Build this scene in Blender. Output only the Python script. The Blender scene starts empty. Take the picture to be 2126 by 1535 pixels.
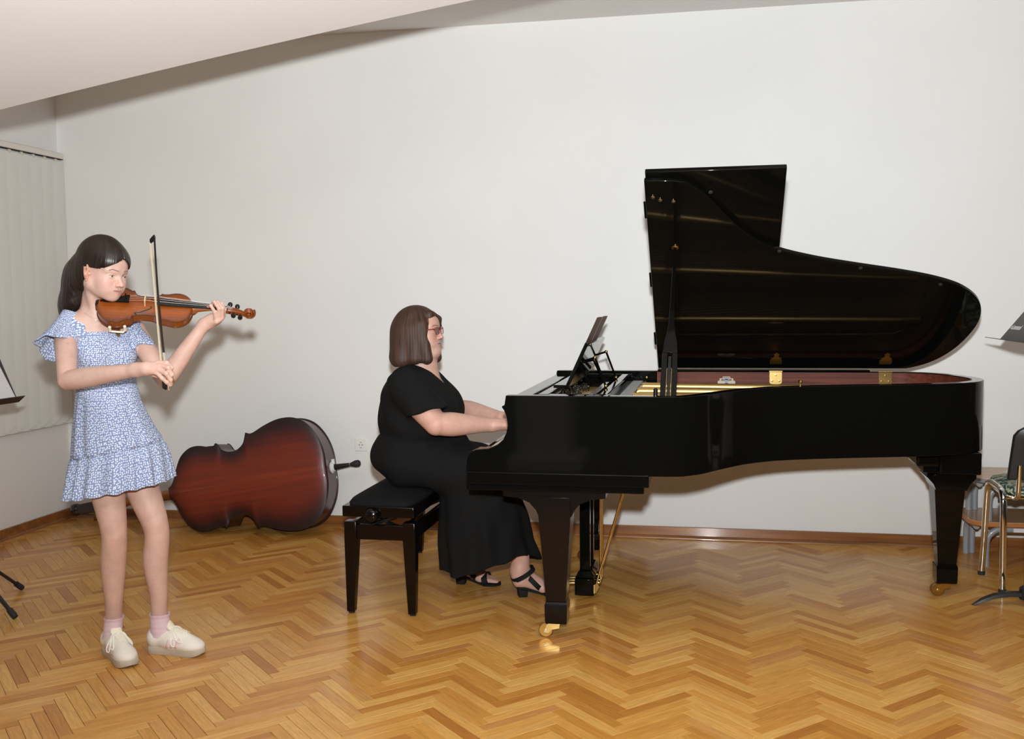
import bpy, bmesh, math, random
import numpy as np
from mathutils import Vector, Matrix, Euler

S = bpy.context.scene
COL = S.collection
random.seed(7)
PI = math.pi

# ------------------------------------------------------------------ camera
YAW, PITCH, ROLL, CAM_Z = math.radians(11.1), math.atan(147 / 2100.0), 0.01, 1.41
FOCAL_PX, PX_W, PX_H = 2100.0, 2126.0, 1535.0
_fw = Vector((-math.sin(YAW) * math.cos(PITCH), math.cos(YAW) * math.cos(PITCH), -math.sin(PITCH)))
_r0 = Vector((math.cos(YAW), math.sin(YAW), 0.0))
_u0 = _r0.cross(_fw)
_r = _r0 * math.cos(ROLL) - _u0 * math.sin(ROLL)
_u = _u0 * math.cos(ROLL) + _r0 * math.sin(ROLL)
cam_data = bpy.data.cameras.new('camera')
cam = bpy.data.objects.new('camera', cam_data)
COL.objects.link(cam)
cam.matrix_world = Matrix(((_r.x, _u.x, -_fw.x, 0), (_r.y, _u.y, -_fw.y, 0), (_r.z, _u.z, -_fw.z, CAM_Z), (0, 0, 0, 1)))
cam_data.sensor_fit = 'HORIZONTAL'
cam_data.sensor_width = 36.0
cam_data.lens = 36.0 * FOCAL_PX / PX_W
cam_data.clip_start, cam_data.clip_end = 0.05, 60
S.camera = cam

# ------------------------------------------------------------------ world, lights, exposure
world = bpy.data.worlds.new('world')
S.world = world
world.use_nodes = True
world.node_tree.nodes['Background'].inputs[0].default_value = (0.9, 0.85, 0.78, 1)
world.node_tree.nodes['Background'].inputs[1].default_value = 0.03

def lamp(name, kind, loc, energy, color, target=None, **kw):
    d = bpy.data.lights.new(name, kind)
    d.energy, d.color = energy, color
    for k, v in kw.items():
        setattr(d, k, v)
    o = bpy.data.objects.new(name, d)
    COL.objects.link(o)
    o.location = loc
    if target is not None:
        o.rotation_euler = (Vector(target) - Vector(loc)).to_track_quat('-Z', 'Y').to_euler()
    return o

# the photographer's flash, on the hot shoe just above the lens
lamp('camera_flash', 'SPOT', (0.0, 0.0, CAM_Z + 0.235), 1130, (0.95, 0.985, 1.0), (-0.6, 5.9, 4.2),
     spot_size=math.radians(130), spot_blend=1.0, shadow_soft_size=0.045)
# unseen warm fill lights added under the ceiling for ambient and the near floor
for k, (x, y, e) in enumerate([(-2.0, 1.7, 26), (1.4, 1.7, 22), (-2.2, -2.6, 5), (1.6, -2.6, 5)]):
    lamp('ceiling_fill', 'AREA', (x, y, 2.96), e, (1.0, 0.88, 0.74), (x, y, 0), shape='RECTANGLE', size=1.6, size_y=0.8)

S.view_settings.view_transform = 'Standard'
S.view_settings.look = 'None'
S.view_settings.exposure = 0.0
S.view_settings.gamma = 1.0
S.view_settings.use_curve_mapping = False
S.cycles.use_denoising = True
S.cycles.max_bounces = 8
S.cycles.diffuse_bounces = 5
S.cycles.glossy_bounces = 5
S.cycles.sample_clamp_indirect = 6.0
S.cycles.caustics_reflective = False
S.cycles.caustics_refractive = False

# ------------------------------------------------------------------ helpers: materials
def srgb(r, g, b):
    f = lambda c: (c / 255.0 / 12.92) if c / 255.0 <= 0.04045 else ((c / 255.0 + 0.055) / 1.055) ** 2.4
    return (f(r), f(g), f(b), 1.0)

def mat(name, color, rough=0.5, metal=0.0, coat=0.0, coat_rough=0.05, spec=0.5, sss=0.0, sheen=0.0):
    m = bpy.data.materials.new(name)
    m.use_nodes = True
    p = m.node_tree.nodes['Principled BSDF']
    p.inputs['Base Color'].default_value = color
    p.inputs['Roughness'].default_value = rough
    p.inputs['Metallic'].default_value = metal
    p.inputs['Coat Weight'].default_value = coat
    p.inputs['Coat Roughness'].default_value = coat_rough
    p.inputs['Specular IOR Level'].default_value = spec
    if sss:
        p.inputs['Subsurface Weight'].default_value = sss
        p.inputs['Subsurface Radius'].default_value = (0.012, 0.005, 0.003)
        p.inputs['Subsurface Scale'].default_value = 1.0
    if sheen:
        p.inputs['Sheen Weight'].default_value = sheen
    return m

class NT:
    """small node-tree helper"""
    def __init__(self, m):
        self.m, self.t = m, m.node_tree
        self.p = m.node_tree.nodes['Principled BSDF']
    def n(self, kind, **kw):
        nd = self.t.nodes.new(kind)
        for k, v in kw.items():
            if k.startswith('i_'):
                key = k[2:]
                nd.inputs[int(key) if key.isdigit() else key.replace('_', ' ')].default_value = v
            else:
                setattr(nd, k, v)
        return nd
    def l(self, a, b):
        self.t.links.new(a, b)
    def ramp(self, stops, interp='LINEAR'):
        r = self.t.nodes.new('ShaderNodeValToRGB')
        e = r.color_ramp.elements
        r.color_ramp.interpolation = interp
        while len(e) < len(stops):
            e.new(0.5)
        for k, (pos, c) in enumerate(stops):
            e[k].position, e[k].color = pos, c
        return r
    def mix(self, mode, fac, a, b):
        x = self.t.nodes.new('ShaderNodeMix')
        x.data_type, x.blend_type = 'RGBA', mode
        for sock, v in ((x.inputs[0], fac), (x.inputs[6], a), (x.inputs[7], b)):
            if hasattr(v, 'links'):
                self.l(v, sock)
            else:
                sock.default_value = v
        return x.outputs[2]
    def math(self, op, a, b=None):
        x = self.t.nodes.new('ShaderNodeMath')
        x.operation = op
        for sock, v in zip(x.inputs, (a, b)):
            if v is None:
                continue
            if hasattr(v, 'links'):
                self.l(v, sock)
            else:
                sock.default_value = v
        return x.outputs[0]
    def coords(self, kind='Object', scale=(1, 1, 1), loc=(0, 0, 0), rot=(0, 0, 0)):
        tc = self.t.nodes.new('ShaderNodeTexCoord')
        mp = self.t.nodes.new('ShaderNodeMapping')
        mp.inputs['Scale'].default_value = scale
        mp.inputs['Location'].default_value = loc
        mp.inputs['Rotation'].default_value = rot
        self.l(tc.outputs[kind], mp.inputs[0])
        return mp.outputs[0]
    def bump(self, height, strength=0.3, dist=0.002):
        b = self.t.nodes.new('ShaderNodeBump')
        b.inputs['Strength'].default_value = strength
        b.inputs['Distance'].default_value = dist
        self.l(height, b.inputs['Height'])
        self.l(b.outputs[0], self.p.inputs['Normal'])

def wood_mat(name, c_dark, c_light, scale=(3, 40, 40), rough=0.35, coat=0.0, coord='Object', bump=0.0):
    m = mat(name, c_light, rough, coat=coat)
    t = NT(m)
    v = t.coords(coord, scale)
    nz = t.n('ShaderNodeTexNoise', i_Scale=1.0, i_Detail=6.0, i_Roughness=0.6)
    t.l(v, nz.inputs['Vector'])
    r = t.ramp([(0.3, c_dark), (0.7, c_light)])
    t.l(nz.outputs[0], r.inputs[0])
    t.l(r.outputs[0], t.p.inputs['Base Color'])
    if bump:
        t.bump(nz.outputs[0], bump, 0.001)
    return m

# ------------------------------------------------------------------ helpers: meshes and objects
class MB:
    def __init__(self):
        self.v, self.f, self.uv = [], [], None
    def add(self, vs, fs):
        o = len(self.v)
        self.v += [tuple(p) for p in vs]
        self.f += [tuple(i + o for i in q) for q in fs]
        return self
    def box(self, lo, hi, M=None):
        x0, y0, z0 = lo
        x1, y1, z1 = hi
        vs = [Vector(p) for p in ((x0, y0, z0), (x1, y0, z0), (x1, y1, z0), (x0, y1, z0), (x0, y0, z1), (x1, y0, z1), (x1, y1, z1), (x0, y1, z1))]
        if M is not None:
            vs = [M @ p for p in vs]
        return self.add(vs, [(0, 3, 2, 1), (4, 5, 6, 7), (0, 1, 5, 4), (1, 2, 6, 5), (2, 3, 7, 6), (3, 0, 4, 7)])
    def hexa(self, a, b):
        """two quads (lists of four points, same winding) joined into a solid"""
        return self.add(list(a) + list(b), [(3, 2, 1, 0), (4, 5, 6, 7), (0, 1, 5, 4), (1, 2, 6, 5), (2, 3, 7, 6), (3, 0, 4, 7)])
    def prism(self, poly, f0, f1):
        """poly: list of 2d points; f0,f1: functions mapping a 2d point to 3d on the two faces"""
        n = len(poly)
        a = [f0(p) for p in poly]
        b = [f1(p) for p in poly]
        return self.add(a + b, [tuple(range(n - 1, -1, -1)), tuple(range(n, 2 * n))] + [(k, (k + 1) % n, n + (k + 1) % n, n + k) for k in range(n)])
    def ring(self, outer, inner, z0, z1):
        n = len(outer)
        vs = [(p[0], p[1], z0) for p in outer] + [(p[0], p[1], z1) for p in outer] + [(p[0], p[1], z0) for p in inner] + [(p[0], p[1], z1) for p in inner]
        fs = []
        for k in range(n - 1):
            fs += [(k, k + 1, n + k + 1, n + k), (2 * n + k + 1, 2 * n + k, 3 * n + k, 3 * n + k + 1),
                   (n + k, n + k + 1, 3 * n + k + 1, 3 * n + k), (k + 1, k, 2 * n + k, 2 * n + k + 1)]
        fs += [(0, n, 3 * n, 2 * n), (n - 1, 3 * n - 1, 4 * n - 1, 2 * n - 1)]
        return self.add(vs, fs)
    def tube(self, pts, r, seg=10, closed=False, flat=1.0, up=None):
        pts = [Vector(p) for p in pts]
        n = len(pts)
        rs = r if hasattr(r, '__len__') else [r] * n
        nrm = None
        vs, fs = [], []
        for k, p in enumerate(pts):
            a = pts[(k - 1) % n] if (k > 0 or closed) else p
            b = pts[(k + 1) % n] if (k < n - 1 or closed) else p
            t = (b - a).normalized()
            if nrm is None:
                h = Vector(up) if up is not None else (Vector((0, 0, 1)) if abs(t.z) < 0.9 else Vector((1, 0, 0)))
                nrm = (h - t * h.dot(t)).normalized()
            else:
                nrm = (nrm - t * nrm.dot(t)).normalized()
            bn = t.cross(nrm)
            for j in range(seg):
                q = 2 * PI * j / seg
                vs.append(p + (nrm * math.cos(q) * flat + bn * math.sin(q)) * rs[k])
        for k in range(n if closed else n - 1):
            k2 = (k + 1) % n
            for j in range(seg):
                j2 = (j + 1) % seg
                fs.append((k * seg + j, k * seg + j2, k2 * seg + j2, k2 * seg + j))
        if not closed:
            fs.append(tuple(range(seg - 1, -1, -1)))
            fs.append(tuple((n - 1) * seg + j for j in range(seg)))
        return self.add(vs, fs)
    def loft(self, rings, cap=True, closed=True):
        n, m = len(rings), len(rings[0])
        vs = [p for r in rings for p in r]
        fs = []
        for k in range(n - 1):
            for j in range(m if closed else m - 1):
                j2 = (j + 1) % m
                fs.append((k * m + j, k * m + j2, (k + 1) * m + j2, (k + 1) * m + j))
        if cap:
            fs.append(tuple(range(m - 1, -1, -1)))
            fs.append(tuple((n - 1) * m + j for j in range(m)))
        return self.add(vs, fs)
    def lathe(self, prof, o=(0, 0, 0), ax=(0, 0, 1), seg=20):
        ax = Vector(ax).normalized()
        h = Vector((0, 0, 1)) if abs(ax.z) < 0.9 else Vector((1, 0, 0))
        a = (h - ax * h.dot(ax)).normalized()
        b = ax.cross(a)
        o = Vector(o)
        rings = [[o + ax * z + (a * math.cos(2 * PI * j / seg) + b * math.sin(2 * PI * j / seg)) * max(r, 1e-5) for j in range(seg)] for r, z in prof]
        return self.loft(rings)
    def sphere(self, c, r, seg=14, sc=(1, 1, 1)):
        c = Vector(c)
        n = max(6, seg // 2)
        rings = []
        for i in range(n + 1):
            th = PI * i / n
            rr = max(math.sin(th), 1e-4)
            rings.append([c + Vector((r * sc[0] * rr * math.cos(2 * PI * j / seg), r * sc[1] * rr * math.sin(2 * PI * j / seg), -r * sc[2] * math.cos(th))) for j in range(seg)])
        return self.loft(rings)

MW = {}   # object name -> world matrix of the frame its mesh is written in

def link_mesh(name, verts, faces, material, parent=None, world=True, smooth=40, bevel=0.0, bseg=2, kind=None, bevel_skip=None):
    me = bpy.data.meshes.new(name)
    me.from_pydata([tuple(p) for p in verts], [], faces)
    if material is not None:
        me.materials.append(material)
    o = bpy.data.objects.new(name, me)
    COL.objects.link(o)
    M = Matrix.Identity(4)
    if parent is not None:
        o.parent = parent
        M = MW[parent.name]
        if world:
            me.transform(M.inverted())
    MW[o.name] = M
    bm = bmesh.new()
    bm.from_mesh(me)
    bmesh.ops.recalc_face_normals(bm, faces=bm.faces)
    bm.to_mesh(me)
    bm.free()
    if smooth:
        me.polygons.foreach_set('use_smooth', [True] * len(me.polygons))
        me.set_sharp_from_angle(angle=math.radians(smooth))
    if bevel and bevel_skip is not None:
        bw = me.attributes.new('bevel_weight_edge', 'FLOAT', 'EDGE')
        vals = []
        for e in me.edges:
            mid = (me.vertices[e.vertices[0]].co + me.vertices[e.vertices[1]].co) / 2
            vals.append(0.0 if bevel_skip(M @ mid) or not e.use_edge_sharp else 1.0)
        bw.data.foreach_set('value', vals)
        b = o.modifiers.new('bevel', 'BEVEL')
        b.width, b.segments, b.limit_method = bevel, bseg, 'WEIGHT'
    elif bevel:
        b = o.modifiers.new('bevel', 'BEVEL')
        b.width, b.segments, b.limit_method, b.angle_limit = bevel, bseg, 'ANGLE', math.radians(35)
        b.harden_normals = False
    if kind:
        o['kind'] = kind
    return o

def part(name, mb, material, parent, **kw):
    label = kw.pop('label', None)
    o = link_mesh(name, mb.v, mb.f, material, parent, **kw)
    if label:
        o['label'] = label
    return o

def thing(name, label, cat, M=None, group=None):
    o = bpy.data.objects.new(name, None)
    COL.objects.link(o)
    M = Matrix.Identity(4) if M is None else M
    if not isinstance(M, Matrix):
        M = Matrix.Translation(M)
    o.matrix_world = M
    o.empty_display_size = 0.1
    MW[o.name] = M.copy()
    o['label'], o['category'] = label, cat
    if group:
        o['group'] = group
    return o

def struct(name, mb, material, parent=None, **kw):
    o = link_mesh(name, mb.v, mb.f, material, parent, **kw)
    o['kind'] = 'structure'
    return o

def spline(pts, n=8, closed=False):
    """Catmull-Rom through 2d/3d points"""
    P = [np.array(p, float) for p in pts]
    N = len(P)
    out = []
    for i in range(N if closed else N - 1):
        p0 = P[(i - 1) % N] if (closed or i > 0) else 2 * P[0] - P[1]
        p1, p2 = P[i], P[(i + 1) % N]
        p3 = P[(i + 2) % N] if (closed or i + 2 < N) else 2 * P[-1] - P[-2]
        for k in range(n):
            t = k / n
            out.append(tuple(0.5 * ((2 * p1) + (-p0 + p2) * t + (2 * p0 - 5 * p1 + 4 * p2 - p3) * t * t + (-p0 + 3 * p1 - 3 * p2 + p3) * t ** 3)))
    if not closed:
        out.append(tuple(P[-1]))
    return out

def inset(poly, d):
    """offset an open 2d polyline to its left by d"""
    P = [np.array(p[:2], float) for p in poly]
    out = []
    for i in range(len(P)):
        t = P[min(i + 1, len(P) - 1)] - P[max(i - 1, 0)]
        t /= np.linalg.norm(t) + 1e-9
        out.append(tuple(P[i] + d * np.array([-t[1], t[0]])))
    return out

# ------------------------------------------------------------------ structure materials
def paint_mat(name, col, rough=0.55):
    m = mat(name, col, rough)
    t = NT(m)
    v = t.coords('Object', (1, 1, 1))
    nz = t.n('ShaderNodeTexNoise', i_Scale=1.3, i_Detail=3.0)
    t.l(v, nz.inputs['Vector'])
    dark = tuple(c * 0.965 for c in col[:3]) + (1,)
    r = t.ramp([(0.35, dark), (0.65, col)])
    t.l(nz.outputs[0], r.inputs[0])
    t.l(r.outputs[0], t.p.inputs['Base Color'])
    n2 = t.n('ShaderNodeTexNoise', i_Scale=260.0, i_Detail=2.0)
    t.l(v, n2.inputs['Vector'])
    t.bump(n2.outputs[0], 0.06, 0.0006)
    return m

M_wall = paint_mat('wall_paint', (0.80, 0.80, 0.785, 1), 0.8)
M_ceil = paint_mat('ceiling_paint', (0.80, 0.785, 0.76, 1), 0.7)
M_rearwall = paint_mat('rear_wall_dimmed', (0.075, 0.07, 0.065, 1), 0.7)  # shade put into the colour: keeps the unlit rear dark in the piano's polish
M_base = wood_mat('baseboard_oak', srgb(112, 66, 30), srgb(158, 104, 54), (2, 30, 30), 0.3, coat=0.5)
# ------------------------------------------------------------------ room shell
WY, WX, CZ = 5.935, -4.145, 3.02          # back wall, left wall, ceiling
RX, FY = 4.2, -4.2                        # right wall, wall behind the photographer
T = 0.12
struct('wall_back', MB().box((WX - T, WY, -0.05), (RX + T, WY + T, CZ + T)), M_wall, smooth=0)
struct('wall_left', MB().box((WX - T, FY - T, -0.05), (WX, WY, CZ + T)), M_wall, smooth=0)
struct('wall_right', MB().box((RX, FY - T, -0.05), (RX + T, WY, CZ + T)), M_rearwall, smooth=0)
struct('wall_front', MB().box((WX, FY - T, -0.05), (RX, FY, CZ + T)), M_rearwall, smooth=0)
ceiling = struct('ceiling', MB().box((WX, FY, CZ), (RX, WY, CZ + T)), M_ceil, smooth=0)

# dropped, curved soffit in front of the back wall at the upper left: its edge sweeps up to the right
def soffit():
    mb = MB()
    xs = np.linspace(-4.14, 0.9, 60)
    # front-to-back section: the panel hangs lowest at its rear edge and rises towards the room
    def edge_z(x):
        t = (x + 2.69)
        return 2.157 + 0.247 * t - 0.012 * t * t if x > -2.69 else 2.157 + 0.247 * t
    def edge_y(x):
        return 3.51 + 0.212 * (x + 2.69)
    rows = []
    for y_off, dz in [(0.0, 0.0), (-0.25, 0.035), (-0.6, 0.10), (-1.1, 0.20), (-1.8, 0.36), (-2.6, 0.58)]:
        rows.append([(x, edge_y(x) + y_off, min(edge_z(x) + dz, CZ - 0.004)) for x in xs])
    top = [[(x, y, min(z + 0.05, CZ - 0.002)) for x, y, z in r] for r in rows]
    mb.loft([rows[0]] + rows[1:], cap=False, closed=False)
    mb.loft(top[::-1], cap=False, closed=False)
    mb.loft([top[0], rows[0]], cap=False, closed=False)
    return mb
M_soffit = paint_mat('soffit_paint', (0.80, 0.775, 0.755, 1), 0.6)
link_mesh('dropped_soffit', *(lambda b: (b.v, b.f))(soffit()), M_soffit, parent=ceiling, smooth=50)

# white column beside the photographer, only seen mirrored in the piano's polish
struct('pillar_1', MB().box((-1.56, -0.55, 0), (-1.12, -0.1, CZ)).box((-1.62, -0.62, 0), (-1.02, 0.0, 0.12)), M_wall, bevel=0.01)

# baseboards with a quarter-round moulding
bb = struct('baseboard_back', MB().box((WX + 0.02, WY - 0.014, 0), (RX, WY, 0.066)), M_base, bevel=0.003)
part('quarter_round', MB().prism([(0, 0), (-0.016, 0), (-0.014, 0.008), (-0.008, 0.014), (0, 0.016)],
     lambda p: (WX + 0.02, WY - 0.014 + p[0], p[1]), lambda p: (RX, WY - 0.014 + p[0], p[1])), M_base, bb)
bl = struct('baseboard_left', MB().box((WX, FY, 0), (WX + 0.014, WY, 0.066)), M_base, bevel=0.003)
part('quarter_round', MB().prism([(0, 0), (0.016, 0), (0.014, 0.008), (0.008, 0.014), (0, 0.016)],
     lambda p: (WX + 0.014 + p[0], FY, p[1]), lambda p: (WX + 0.014 + p[0], WY - 0.014, p[1])), M_base, bl)

# ------------------------------------------------------------------ herringbone parquet
def parquet_mat():
    m = mat('oak_parquet', srgb(190, 140, 80), 0.45, coat=0.55, coat_rough=0.12, spec=0.1)
    t = NT(m)
    oi = t.n('ShaderNodeObjectInfo')
    geo = t.n('ShaderNodeNewGeometry')
    rnd = t.math('FRACT', t.math('ADD', oi.outputs['Random'], geo.outputs['Random Per Island']))
    uv = t.n('ShaderNodeUVMap')
    off = t.n('ShaderNodeCombineXYZ')
    t.l(t.math('MULTIPLY', rnd, 37.0), off.inputs[0])
    t.l(t.math('MULTIPLY', rnd, 11.0), off.inputs[1])
    add = t.n('ShaderNodeVectorMath', operation='ADD')
    t.l(uv.outputs[0], add.inputs[0])
    t.l(off.outputs[0], add.inputs[1])
    mp = t.n('ShaderNodeMapping')
    mp.inputs['Scale'].default_value = (9, 120, 1)
    t.l(add.outputs[0], mp.inputs[0])
    nz = t.n('ShaderNodeTexNoise', i_Scale=1.0, i_Detail=8.0, i_Roughness=0.62, i_Distortion=0.6)
    t.l(mp.outputs[0], nz.inputs['Vector'])
    base = t.ramp([(0.0, srgb(180, 118, 52)), (0.15, srgb(198, 138, 64)), (0.55, srgb(212, 156, 78)), (0.88, srgb(222, 172, 96)), (1.0, srgb(190, 130, 72))])
    t.l(rnd, base.inputs[0])
    grain = t.ramp([(0.28, (0.66, 0.60, 0.52, 1)), (0.6, (1.05, 1.05, 1.05, 1))])
    t.l(nz.outputs[0], grain.inputs[0])
    c = t.mix('MULTIPLY', 0.75, base.outputs[0], grain.outputs[0])
    t.l(c, t.p.inputs['Base Color'])
    n2 = t.n('ShaderNodeTexNoise', i_Scale=2.2, i_Detail=3.0)
    t.l(t.coords('Object'), n2.inputs['Vector'])
    rr = t.ramp([(0.3, (0.13, 0.13, 0.13, 1)), (0.7, (0.24, 0.24, 0.24, 1))])
    t.l(n2.outputs[0], rr.inputs[0])
    t.l(rr.outputs[0], t.p.inputs['Coat Roughness'])
    t.bump(nz.outputs[0], 0.10, 0.0004)
    return m
M_parquet = parquet_mat()
M_joint = mat('floor_joint', srgb(58, 32, 12), 0.7)
floor = struct('floor', MB().box((WX, FY, -0.05), (RX, WY, -0.0022)), M_joint, smooth=0)

def parquet():
    L, W, Q, TH, GAP, X0, Y0 = 0.3129, 0.0447, 7, 0.012, 0.0013, 0.168, 3.33
    c = math.sqrt(0.5)
    x_lo, x_hi, y_lo, y_hi = WX + 0.03, 3.2, 1.9, WY - 0.02
    def to_xy(u, v):
        return (X0 + (u - v) * c, Y0 + (u + v) * c)
    recs = []
    for k in range(-16, 16):
        for n in range(-70, 90):
            tu, tv = k * L, -k * L
            for horiz in (True, False):
                if horiz:
                    u0, v0, du, dv = n * W + tu, n * W + tv, L, W
                else:
                    u0, v0, du, dv = (n - 1) * W + tu, n * W + tv, W, L
                cx, cy = to_xy(u0 + du / 2, v0 + dv / 2)
                if x_lo - 0.25 < cx < x_hi + 0.25 and y_lo - 0.25 < cy < y_hi + 0.25:
                    recs.append((cx, cy, horiz, u0, v0, du, dv))
    cs = cam.matrix_world.inverted()
    def shown(cx, cy):
        p = cs @ Vector((cx, cy, 0))
        if p.z > -0.5:
            return None
        x = PX_W / 2 + FOCAL_PX * p.x / -p.z
        y = PX_H / 2 - FOCAL_PX * p.y / -p.z
        return -p.z if (-40 < x < PX_W + 40 and y < PX_H + 30) else None
    inside = lambda r: x_lo + 0.13 < r[0] < x_hi - 0.13 and y_lo + 0.13 < r[1] < y_hi - 0.13
    cand = sorted([(shown(r[0], r[1]), i) for i, r in enumerate(recs) if inside(r) and shown(r[0], r[1])])
    near = set(i for _, i in cand[:300])
    # one shared plank mesh, long side along local x
    hl, hw = L / 2 - GAP / 2, W / 2 - GAP / 2
    b = 0.0008
    me = bpy.data.meshes.new('plank')
    vs = [(-hl, -hw, -TH), (hl, -hw, -TH), (hl, hw, -TH), (-hl, hw, -TH), (-hl, -hw, -b), (hl, -hw, -b), (hl, hw, -b), (-hl, hw, -b),
          (-hl + b, -hw + b, 0), (hl - b, -hw + b, 0), (hl - b, hw - b, 0), (-hl + b, hw - b, 0)]
    fs = [(0, 1, 5, 4), (1, 2, 6, 5), (2, 3, 7, 6), (3, 0, 4, 7), (4, 5, 9, 8), (5, 6, 10, 9), (6, 7, 11, 10), (7, 4, 8, 11), (8, 9, 10, 11), (3, 2, 1, 0)]
    me.from_pydata(vs, [], fs)
    uvl = me.uv_layers.new(name='UVMap')
    for lp in me.loops:
        p = me.vertices[lp.vertex_index].co
        uvl.data[lp.index].uv = (p.x, p.y)
    me.materials.append(M_parquet)
    rnd = random.Random(3)
    first = None
    for i in sorted(near):
        cx, cy, horiz = recs[i][:3]
        if first is None:
            first = o = bpy.data.objects.new('plank', me)
        else:
            o = first.copy()
        o.parent = floor
        o.location = (cx, cy, rnd.uniform(-0.0003, 0.0002))
        o.rotation_euler = (0, 0, PI / 4 if horiz else 3 * PI / 4)
        COL.objects.link(o)
    # the planks further off, clipped to the room, as one mesh
    V, F, UV = [], [], []
    def clip(poly):
        for ax, lim, sgn in ((0, WX + 0.012, 1), (0, x_hi, -1), (1, y_lo, 1), (1, WY - 0.012, -1)):
            out = []
            for j in range(len(poly)):
                a, q = poly[j], poly[(j + 1) % len(poly)]
                da, dq = sgn * (a[ax] - lim), sgn * (q[ax] - lim)
                if da >= 0:
                    out.append(a)
                if da * dq < 0:
                    s = da / (da - dq)
                    out.append(tuple(a[m_] + s * (q[m_] - a[m_]) for m_ in range(2)))
            poly = out
            if len(poly) < 3:
                return []
        return poly
    for i, (cx, cy, horiz, u0, v0, du, dv) in enumerate(recs):
        if i in near:
            continue
        a = rnd.uniform(-0.0003, 0.0002)
        g = GAP / 2
        poly = clip([to_xy(u0 + g, v0 + g), to_xy(u0 + du - g, v0 + g), to_xy(u0 + du - g, v0 + dv - g), to_xy(u0 + g, v0 + dv - g)])
        if len(poly) < 3:
            continue
        n, o = len(poly), len(V)
        V += [(p[0], p[1], a) for p in poly] + [(p[0], p[1], a - TH) for p in poly]
        F.append(tuple(range(o, o + n)))
        F += [(o + k, o + n + k, o + n + (k + 1) % n, o + (k + 1) % n) for k in range(n)]
        for p in poly + poly:
            du_, dv_ = ((p[0] - X0) * c + (p[1] - Y0) * c), (-(p[0] - X0) * c + (p[1] - Y0) * c)
            UV.append((du_, dv_) if horiz else (dv_, du_))
    me2 = bpy.data.meshes.new('parquet_field')
    me2.from_pydata(V, [], F)
    uvl = me2.uv_layers.new(name='UVMap')
    for lp in me2.loops:
        uvl.data[lp.index].uv = UV[lp.vertex_index]
    me2.materials.append(M_parquet)
    o = bpy.data.objects.new('parquet_field', me2)
    o.parent = floor
    o['kind'] = 'stuff'
    COL.objects.link(o)
parquet()

# ------------------------------------------------------------------ vertical blind on the left wall
M_slat = mat('blind_fabric', (0.69, 0.69, 0.65, 1), 0.75)
t = NT(M_slat)
wv = t.n('ShaderNodeTexWave', bands_direction='Z', i_Scale=120.0, i_Distortion=1.5)
t.l(t.coords('Object'), wv.inputs['Vector'])
t.bump(wv.outputs[0], 0.12, 0.0006)
M_rail = mat('blind_rail', (0.74, 0.71, 0.64, 1), 0.4)
M_clip = mat('blind_clip', (0.62, 0.58, 0.48, 1), 0.4)
M_dark = mat('rail_slot', (0.03, 0.025, 0.02, 1), 0.8)
M_chain = mat('blind_chain', (0.62, 0.62, 0.6, 1), 0.4)

blind = thing('vertical_blind', 'white vertical blind with overlapping fabric slats hanging along the left wall', 'blind', (WX + 0.05, 5.0, 0.63))
BX = WX + 0.032
part('head_rail', MB().box((WX + 0.004, 3.6, 2.335), (WX + 0.05, 5.925, 2.372)), M_rail, blind, bevel=0.004)
part('rail_slot', MB().box((WX + 0.022, 3.6, 2.331), (WX + 0.046, 5.925, 2.337)), M_dark, blind)
part('rail_bracket', MB().prism([(0, 0), (0.02, 0.012), (0.055, 0.006), (0.06, 0.0)], lambda p: (WX + 0.004, 5.70 + p[0], 2.371 + p[1]), lambda p: (WX + 0.03, 5.70 + p[0], 2.371 + p[1])), M_rail, blind)
def slat_mesh(x, y):
    mb = MB()
    w, pitch = 0.127, 0.0
    rows = []
    for z in (0.63, 0.69, 0.75, 1.2, 1.8, 2.295, 2.318):
        rows.append([(x + 0.010 * (s / w * 2) + 0.004 * math.sin(PI * (s / w + 0.5)) + (0.0025 if z < 0.70 else 0), y + s, z) for s in np.linspace(-w / 2, w / 2, 7)])
    back = [[(p[0] - 0.0022, p[1], p[2]) for p in r] for r in rows]
    mb.loft(rows, cap=False, closed=False)
    mb.loft(back[::-1], cap=False, closed=False)
    for r, q in ((rows[0], back[0]), (rows[-1], back[-1])):
        mb.loft([r, q], cap=False, closed=False)
    for j in (0, -1):
        mb.loft([[r[j] for r in rows], [r[j] for r in back]], cap=False, closed=False)
    return mb
y = 5.865
first = None
chain = MB()
while y > 3.75:
    if first is None:
        first = part('slat', slat_mesh(BX, y), M_slat, blind)
        y_first = y
        hook = part('slat_clip', MB().box((BX - 0.006, y - 0.008, 2.312), (BX + 0.008, y + 0.008, 2.338)), M_clip, first, bevel=0.002)
        wgt = part('weight_pocket', MB().box((BX + 0.0005, y - 0.05, 0.632), (BX + 0.0075, y + 0.05, 0.636)), M_slat, first)
    else:
        s = first.copy()
        COL.objects.link(s)
        s.location = (0, y - y_first, 0)
        for ch in (hook, wgt):
            c2 = ch.copy()
            c2.parent = s
            COL.objects.link(c2)
    chain.tube([(BX + 0.012, y + 0.045, 0.672), (BX + 0.014, y + 0.01, 0.656), (BX + 0.014, y - 0.03, 0.640), (BX + 0.012, y - 0.055, 0.640)], 0.0014, 6)
    y -= 0.109
part('bottom_chain', chain, M_chain, blind)

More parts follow.
